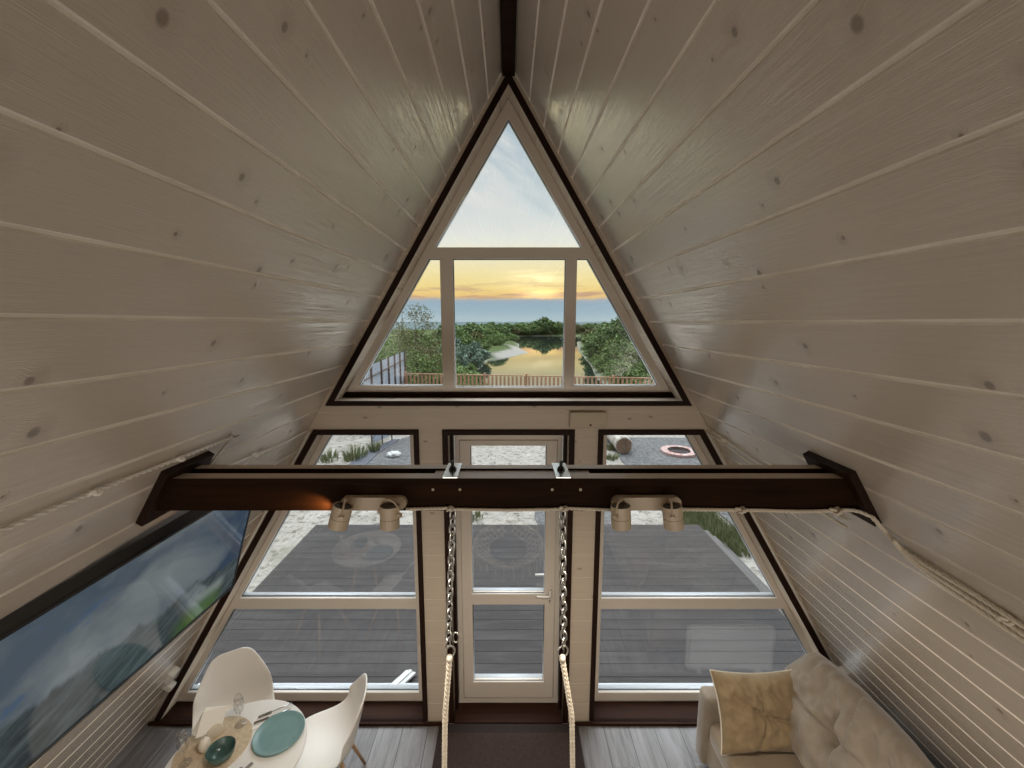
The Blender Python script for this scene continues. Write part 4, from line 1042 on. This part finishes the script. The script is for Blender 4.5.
for _ in range(5200):
    s_ = rnd.random(); x = 3.0+rnd.random()*1.0+.15*math.sin(s_*9); y = 6.0+s_*2.1
    if x < 3.1 + (6.4-y if y < 6.4 else 0): continue
    if x > 3.95-.0*(y-6)+.1*math.sin(y*5): continue
    a = rnd.uniform(0, 2*PI); h = rnd.uniform(.10, .24); p = Vector((x, y, GZ-.01)); w = .009
    s = Vector((math.cos(a), math.sin(a), 0))*w; e = p+Vector((rnd.uniform(-.08, .08), rnd.uniform(-.08, .08), h))
    bm.faces.new([bm.verts.new(q) for q in (p-s, p+s, e)])
o = tag(obj('lawn_grass', bm, M['grassblade'], None, False, (3.5, 7, GZ)), 'strip of rough green grass between deck and gravel', 'grass'); o['kind'] = 'stuff'

# trees
def crown_me(seed, w, h, nclus, per, leaf, z0=0.0, shape=1.0, sparse=0):
    r = np.random.RandomState(seed); V = []
    cl = []
    while len(cl) < nclus:
        p = r.uniform(-1, 1, 3)
        if np.linalg.norm(p) > 1: continue
        p = p/max(np.linalg.norm(p), 1e-6)*np.linalg.norm(p)**.45
        prof = (1-.45*max(0, p[2])**1.5*shape)
        cl.append((p[0]*w/2*prof, p[1]*w/2*prof, z0+(p[2]*.5+.5)*h, r.uniform(.55, 1)))
    for cx, cy, cz, s in cl:
        rad = w*.17*s
        n = per
        q = r.normal(0, .45, (n, 3))*rad*[1, 1, .8]
        ctr_ = q + [cx, cy, cz]
        a = r.normal(0, 1, (n, 3)); a /= np.linalg.norm(a, axis=1, keepdims=True)
        b = np.cross(a, r.normal(0, 1, (n, 3))); b /= np.linalg.norm(b, axis=1, keepdims=True)
        sz = leaf*r.uniform(.6, 1.25, (n, 1))
        V.append(np.stack([ctr_-a*sz*.9, ctr_+b*sz*.5, ctr_+a*sz*.9, ctr_-b*sz*.5], 1).reshape(-1, 3))
    V = np.concatenate(V); n = len(V)//4
    me = bpy.data.meshes.new('crown'); me.from_pydata(V.tolist(), [], np.arange(n*4).reshape(n, 4).tolist())
    return me
def trunk_bm(h, r, w, seed, nb=7, z0=.25):
    rr = random.Random(seed); bm = bmesh.new(); P = [Vector((0.06*h*.2*math.sin(i), .04*h*.2*math.cos(i*1.3), h*i/6)) for i in range(7)]
    P[0] = Vector((0, 0, -.3)); tube(bm, P, [r*(1-.85*i/6) for i in range(7)], 8)
    for k in range(nb):
        z = h*(z0+(.9-z0)*k/nb); a = rr.uniform(0, 2*PI); i = min(5, int(z/h*6)); p = P[i].lerp(P[i+1], z/h*6-i)
        L = w*.42*(1-.5*z/h); e = p+Vector((math.cos(a)*L, math.sin(a)*L, L*.75)); tube(bm, [p, p.lerp(e, .5)-Vector((0, 0, L*.05)), e], [r*.35, r*.22, r*.06], 5)
    return bm
PROTO = {}
def tree_proto(kind, w, h, th, nclus, per, leaf, lm, seed, z0):
    PROTO[kind] = dict(w=w, h=h, crown=crown_me(seed, w, h-z0, nclus, per, leaf, z0), lm=M[lm], trunk=None, seed=seed)
    bm = trunk_bm(h*.86, th, w, seed); me = bpy.data.meshes.new('trunk'); bm.to_mesh(me); bm.free(); PROTO[kind]['trunk'] = me
    PROTO[kind]['crown'].materials.append(M[lm]); me.materials.append(M['trunk'])
tree_proto('round', 8, 8, .22, 70, 46, .42, 'leaf_mid', 3, .6)
tree_proto('dark', 9, 9, .25, 75, 46, .46, 'leaf_dark', 4, .5)
tree_proto('willow', 8, 6.5, .2, 70, 46, .40, 'leaf_grey', 5, .1)
tree_proto('olive', 7, 7, .2, 60, 44, .38, 'leaf_dry', 6, .4)
tree_proto('bush', 5, 4, .08, 50, 60, .20, 'leaf_mid', 8, 0)
tree_proto('near', 3.4, 5.0, .07, 75, 70, .085, 'leaf_mid', 9, .1)
tree_proto('sparse', 3.0, 7.4, .08, 110, 30, .065, 'leaf_dry', 10, 1.6)
def tree(kind, x, y, s, label, group, sx=1.0, rot=None, z=None, name=None):
    p = PROTO[kind]; zz = float(ground_z(np.array([x]), np.array([y]))[0]) if z is None else z
    t = thing(name or 'tree', label, 'tree' if (name or 'tree') == 'tree' else 'bush', (x, y, zz), group)
    rot = random.uniform(0, 6.28) if rot is None else rot
    t.rotation_euler = (0, 0, rot); t.scale = (s*sx, s*sx, s)
    for nm in ('crown', 'trunk'):
        o = bpy.data.objects.new(nm if name is None else ('foliage' if nm == 'crown' else 'stem'), p[nm]); col.objects.link(o); o.parent = t
    return t
# near trees behind the sheet fence, seen in the left upper pane
tree('sparse', -5.35, 24.2, .98, 'tall sparse young tree rising above the others beyond the fence', None)
tree('sparse', -6.6, 25.5, .86, 'second sparse young tree, behind the sheet fence', None)
tree('sparse', -4.3, 26, .72, 'slender sparse tree showing beside the window post', None)
for i, (x, y, s, sx, k) in enumerate(((-6.9, 22.6, .95, 1.1, 'near'), (-5.2, 23.2, .88, 1.2, 'near'), (-8.4, 24, 1.05, 1.2, 'near'), (-3.9, 24.6, .72, 1.2, 'near'), (-6.2, 27, 1.05, 1.3, 'near'), (-4.6, 28, 1.0, 1.2, 'near'), (-8.8, 29, 1.2, 1.3, 'near'), (-3.0, 29, .75, 1.2, 'near'), (-5.6, 33, 1.15, 1.4, 'near'), (-3.9, 35, 1.05, 1.4, 'near'))):
    tree(k, x, y, s, 'leafy green shrub tree in the thicket beyond the sheet fence', 'thicket beyond the sheet fence', sx)
# left bank
for x, y, s, k, sx in ((-12.5, 92, .95, 'willow', 1.0), (-9.6, 104, .98, 'willow', 1), (-14, 108, 1.1, 'willow', 1.1), (-9.5, 122, .95, 'willow', 1.2)):
    tree(k, x, y, s*.86, 'round grey green willow on the near riverbank', 'willows on the riverbank', sx)
for x, y, s, k, sx in ((-13, 70, .8, 'round', 1.1), (-17, 82, 1.0, 'olive', 1.1), (-15, 125, 1.2, 'round', 1.2), (-9.5, 142, .9, 'round', 1.2), (-19, 140, 1.3, 'dark', 1.2), (-13, 160, 1.1, 'olive', 1.3), (-24, 110, 1.2, 'round', 1.2), (-17, 190, 1.3, 'dark', 1.4), (-9, 215, 1.1, 'round', 1.5), (-22, 230, 1.4, 'olive', 1.5), (-6, 245, 1.2, 'dark', 1.5), (-12, 270, 1.3, 'round', 1.6)):
    tree(k, x, y, s*.76, 'bushy green tree on the bank behind the willows', 'trees on the bank behind the willows', sx)
for x, y, s in ((-8.6, 84, .55), (-10.8, 80, .6), (-8.3, 110, .5), (-10, 66, .7), (-8, 98, .5), (-13, 60, .8), (-9, 56, .7)):
    tree('bush', x-1.2, y, s*1.2, 'low green bush at the edge of the near bank', 'bushes on the near bank', 1.2, name='bush')
# far bank
rnd = random.Random(21)
for k in range(54):
    x = -48+k*3.1+rnd.uniform(-1.2, 1.2); y = 382+rnd.uniform(0, 14)+(0 if x > 8 else -70 if x < -2 else -20)
    tree(rnd.choice(['round', 'dark', 'dark', 'olive', 'round']), x, y, rnd.uniform(.72, 1.05), 'green tree in the belt along the far riverbank', 'trees along the far riverbank', rnd.uniform(1.15, 1.5))
tree('dark', 32, 379, 1.5, 'broad dark green tree standing highest on the far riverbank', None, 1.3)
tree('round', 43, 380, 1.3, 'large mid green tree close beside the highest one on the far bank', None, 1.2)
for k in range(16):
    x = -2+k*1.9; y = 262+rnd.uniform(0, 60) if x < 4 else 390+rnd.uniform(0, 20)
    tree('bush', x, y, rnd.uniform(1.0, 1.5), 'low dark bush at the foot of the far tree belt', 'bushes along the far riverbank', 1.5, name='bush')
for k in range(11):
    tree('bush', 6+k*2.3, 374+rnd.uniform(-3, 10), rnd.uniform(1.5, 2.2), 'low dark bush at the foot of the far tree belt', 'bushes along the far riverbank', 1.5, name='bush')
for k in range(9):
    tree('bush', -9+rnd.uniform(0, 6), 176+k*6.0, rnd.uniform(.8, 1.2), 'spreading green bush behind the sand spit in the river', 'bushes behind the sand spit', 1.3, name='bush')
# right bank
RB = ((26, 84, .95, 'round', 1.0), (31, 92, 1.1, 'dark', 1.1), (24.5, 96, .8, 'round', 1), (28, 108, 1.05, 'round', 1.1), (36, 104, 1.25, 'olive', 1.1), (27, 124, 1.1, 'dark', 1.1), (34, 130, 1.3, 'round', 1.1), (32, 150, 1.15, 'round', 1.2), (40, 160, 1.3, 'dark', 1.3), (36, 182, 1.0, 'round', 1.4), (48, 200, 1.3, 'round', 1.4), (46, 235, 1.1, 'olive', 1.6), (58, 250, 1.3, 'dark', 1.6), (22, 68, .8, 'round', 1), (27, 66, .95, 'dark', 1), (23, 58, .8, 'olive', 1), (19.5, 52, .75, 'round', 1), (25, 50, .9, 'dark', 1), (33, 74, 1.1, 'round', 1.1), (16.5, 40, .62, 'round', 1.1), (13.4, 32, .45, 'dark', 1.1), (38, 86, 1.3, 'round', 1.1))
for x, y, s, k, sx in RB:
    tree(k, x, y, s*.78, 'leafy green tree on the bank across from the willows', 'trees on the right riverbank', sx)
tree('dark', 31, 116, 1.2, 'tall dark tree standing above the others on the bank across from the willows', None, .9)
for x, y, s in ((20.5, 78, .8), (21.5, 88, .7), (22, 100, .7), (24.5, 112, .8), (25.5, 128, .8), (19.5, 62, .8), (29, 150, .9), (17, 46, .7), (14.5, 38, .6), (11.5, 28, .5), (9.5, 25, .42)):
    tree('bush', x+.8, y, s*1.2, 'low leafy bush at the water edge across from the willows', 'bushes on the right riverbank', 1.3, name='bush')
# plain and forest on the horizon
bm = bmesh.new(); n = 160; rows = []
prof = [(500, -8.0), (560, -6.0), (700, -5), (800, -2.0), (1400, -3), (1500, 0.2), (2600, -2), (2800, 4.5), (3400, 0)]
for y, z in prof:
    row = []
    for i in range(n+1):
        x = (i/n*2-1)*(y*.95); h = (mn.noise(Vector((x*.012, y*.01, 3)))*1.6+mn.noise(Vector((x*.05, y*.01, 5)))*.9)*(1+y/1400)
        row.append(bm.verts.new((x, y, z+h)))
    rows.append(row)
for a, b in zip(rows, rows[1:]):
    for i in range(n): bm.faces.new((a[i], a[i+1], b[i+1], b[i]))
struct(obj('hills', bm, M['hills'], None, True))

# ------------------------------------------------------------------ sky
w = bpy.data.worlds.new('dusk'); sc.world = w; w.use_nodes = True; nt = w.node_tree; nt.nodes.clear(); t_ = NT(nt)
out = t_.n('ShaderNodeOutputWorld'); bg = t_.n('ShaderNodeBackground')
D = t_.n('ShaderNodeTexCoord').outputs['Generated']; d = t_.sep(D)
el = t_.math('MULTIPLY', t_.math('ARCSINE', d[2]), 57.2958)                 # elevation in degrees
az = t_.math('MULTIPLY', t_.math('ARCTAN2', d[0], d[1]), 57.2958)           # 0 straight ahead
edge_n = t_.noise(t_.comb(t_.math('MULTIPLY', az, .16), 0, 0), 1.0, 5, .6)
wob = t_.math('MULTIPLY', t_.math('SUBTRACT', edge_n, .5), 1.1)
el2 = t_.math('ADD', el, wob)
cr = t_.n('ShaderNodeValToRGB'); e = cr.color_ramp; e.interpolation = 'LINEAR'
stops = [(-10, (120, 120, 110)), (-.3, (170, 195, 205)), (.2, (186, 207, 214)), (1.5, (166, 192, 204)), (2.85, (160, 184, 201)), (3.05, (232, 198, 148)), (3.5, (251, 212, 136)), (4.6, (255, 230, 152)), (6.4, (255, 240, 178)), (8.6, (254, 246, 212)), (10.5, (246, 248, 236)), (14, (222, 232, 232)), (20, (198, 213, 219)), (27, (186, 203, 213)), (45, (196, 208, 220)), (90, (200, 210, 224))]
lo, hi = -10, 90
while len(e.elements) > 1: e.elements.remove(e.elements[-1])
for i, (a, c) in enumerate(stops):
    f = (a-lo)/(hi-lo)
    el_ = e.elements[0] if i == 0 else e.elements.new(f)
    el_.position = f; el_.color = srgb(*c)
t_.l(t_.rng(el2, lo, hi), cr.inputs[0]); c = cr.outputs[0]
# away from the sunset the sky is plain grey blue
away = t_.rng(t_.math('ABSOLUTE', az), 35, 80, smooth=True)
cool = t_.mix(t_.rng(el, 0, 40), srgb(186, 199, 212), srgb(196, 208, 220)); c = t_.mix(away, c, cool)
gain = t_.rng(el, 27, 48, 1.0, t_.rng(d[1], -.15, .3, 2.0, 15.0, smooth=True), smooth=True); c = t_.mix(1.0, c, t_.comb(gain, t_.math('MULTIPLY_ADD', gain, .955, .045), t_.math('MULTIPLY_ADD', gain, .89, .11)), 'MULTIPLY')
side_ = t_.math('MULTIPLY', t_.math('MULTIPLY', t_.rng(t_.math('ABSOLUTE', az), 21, 26, smooth=True), t_.rng(t_.math('ABSOLUTE', az), 46, 36, smooth=True)), t_.math('MULTIPLY', t_.rng(el, 2.5, 4), t_.rng(el, 16, 9)))
br_ = t_.math('MULTIPLY_ADD', side_, 1.9, 1.0); c = t_.mix(1.0, c, t_.comb(br_, br_, br_), 'MULTIPLY')
# dark streaks of cloud above the bank
sk = t_.noise(t_.comb(t_.math('MULTIPLY', az, .10), t_.math('MULTIPLY', t_.math('ADD', el, t_.math('MULTIPLY', az, -.02)), .95), 2.0), 1.3, 5, .62, .3)
band = t_.math('MULTIPLY', t_.rng(el2, 2.9, 3.3), t_.rng(el, 5.6, 3.8))
c = t_.mix(t_.math('MULTIPLY', t_.math('MULTIPLY', t_.rng(sk, .49, .60), band), .75), c, srgb(196, 160, 142))
# high slanting veils
vv_ = t_.comb(t_.math('MULTIPLY', t_.math('ADD', az, t_.math('MULTIPLY', el, -1.1)), .045), t_.math('MULTIPLY', t_.math('ADD', el, t_.math('MULTIPLY', az, .55)), .16), 5.0)
veil = t_.noise(vv_, 1.6, 6, .6, .5)
c = t_.mix(t_.math('MULTIPLY', t_.rng(veil, .46, .66), t_.rng(el, 7, 14)), c, srgb(236, 238, 234))
c = t_.mix(t_.math('MULTIPLY', t_.rng(veil, .46, .32), t_.rng(el, 9, 18, 0, .5)), c, srgb(176, 194, 204))
# glow round the hidden sun
dx = t_.math('SUBTRACT', az, 4.3); dy = t_.math('SUBTRACT', el, 3.75)
g1 = t_.math('POWER', 2.718, t_.math('MULTIPLY', t_.math('ADD', t_.math('MULTIPLY', t_.math('MULTIPLY', dx, dx), .16), t_.math('MULTIPLY', t_.math('MULTIPLY', dy, dy), 2.6)), -1.0))
g1 = t_.math('MULTIPLY', g1, t_.rng(el2, 2.9, 3.2))
dy2 = t_.math('SUBTRACT', el, 5.6); dx2 = t_.math('SUBTRACT', az, 3.2)
g2 = t_.math('POWER', 2.718, t_.math('MULTIPLY', t_.math('ADD', t_.math('MULTIPLY', t_.math('MULTIPLY', dx2, dx2), .05), t_.math('MULTIPLY', t_.math('MULTIPLY', dy2, dy2), .9)), -1.0))
g2 = t_.math('MULTIPLY', g2, t_.rng(sk, .42, .58, 1, .3))
c = t_.mix(1.0, c, t_.mix(g1, (0, 0, 0, 1), (1.0, .62, .22, 1)), 'ADD')
c = t_.mix(1.0, c, t_.mix(g2, (0, 0, 0, 1), (.50, .44, .32, 1)), 'ADD')
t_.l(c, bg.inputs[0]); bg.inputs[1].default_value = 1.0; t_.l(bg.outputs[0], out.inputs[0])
w.cycles.sampling_method = 'MANUAL'; w.cycles.sample_map_resolution = 1024

# ------------------------------------------------------------------ lamps on the beam and an added fill light
def lamp(name, kind, loc, energy, color, size=.05, rot=None):
    l = bpy.data.lights.new(name, kind); l.energy = energy; l.color = color
    if kind == 'POINT': l.shadow_soft_size = size
    o = bpy.data.objects.new(name, l); col.objects.link(o); o.location = loc
    if rot: o.rotation_euler = rot
    return o
def area(name, loc, rot, sx, sy, energy, color):
    l = bpy.data.lights.new(name, 'AREA'); l.shape = 'RECTANGLE'; l.size = sx; l.size_y = sy; l.energy = energy; l.color = color
    o = bpy.data.objects.new(name, l); col.objects.link(o); o.location = loc; o.rotation_euler = rot; return o
area('fill_light', (0, -1.0, 1.6), (PI/2, 0, 0), 3.4, .75, 25, (1, .92, .82))  # added fill behind the camera to brighten the room, no fixture there
for x, dx in ((-.636, -.28), (-.443, -.02), (.421, .06), (.617, .14)):
    l = bpy.data.lights.new('beam_spot', 'SPOT'); l.energy = 26; l.color = (1, .89, .75); l.spot_size = math.radians(160); l.spot_blend = .9; l.shadow_soft_size = .03
    o = bpy.data.objects.new('beam_spot', l); col.objects.link(o); o.location = (x, 1.462, 2.385); o.rotation_euler = Vector((dx, -.05, -1)).to_track_quat('-Z', 'Y').to_euler()
l = bpy.data.lights.new('spotlight_glow', 'SPOT'); l.energy = 4; l.color = (1, .52, .20); l.spot_size = math.radians(62); l.spot_blend = .8; l.shadow_soft_size = .01
o = bpy.data.objects.new('spotlight_glow', l); col.objects.link(o); o.location = (-.665, 1.50, 2.437); o.rotation_euler = Vector((-1, .62, -.02)).to_track_quat('-Z', 'Y').to_euler()

# ------------------------------------------------------------------ camera
cam = bpy.data.cameras.new('camera'); co = bpy.data.objects.new('camera', cam); col.objects.link(co)
cam.sensor_width = 36; cam.lens = 418/1024*36; cam.shift_x = 3.5/1024; cam.clip_start = .02; cam.clip_end = 6000
co.location = (0, 0, H); co.rotation_euler = (PI/2 - math.atan(62/418), 0, 0)
sc.camera = co
vs = sc.view_settings; vs.view_transform = 'Standard'; vs.look = 'None'; vs.exposure = 0.0; vs.gamma = 1; vs.use_curve_mapping = False
try:
    sc.cycles.use_denoising = True; sc.cycles.max_bounces = 10; sc.cycles.diffuse_bounces = 6; sc.cycles.transparent_max_bounces = 24; sc.cycles.caustics_reflective = False; sc.cycles.sample_clamp_indirect = 6
except Exception: pass
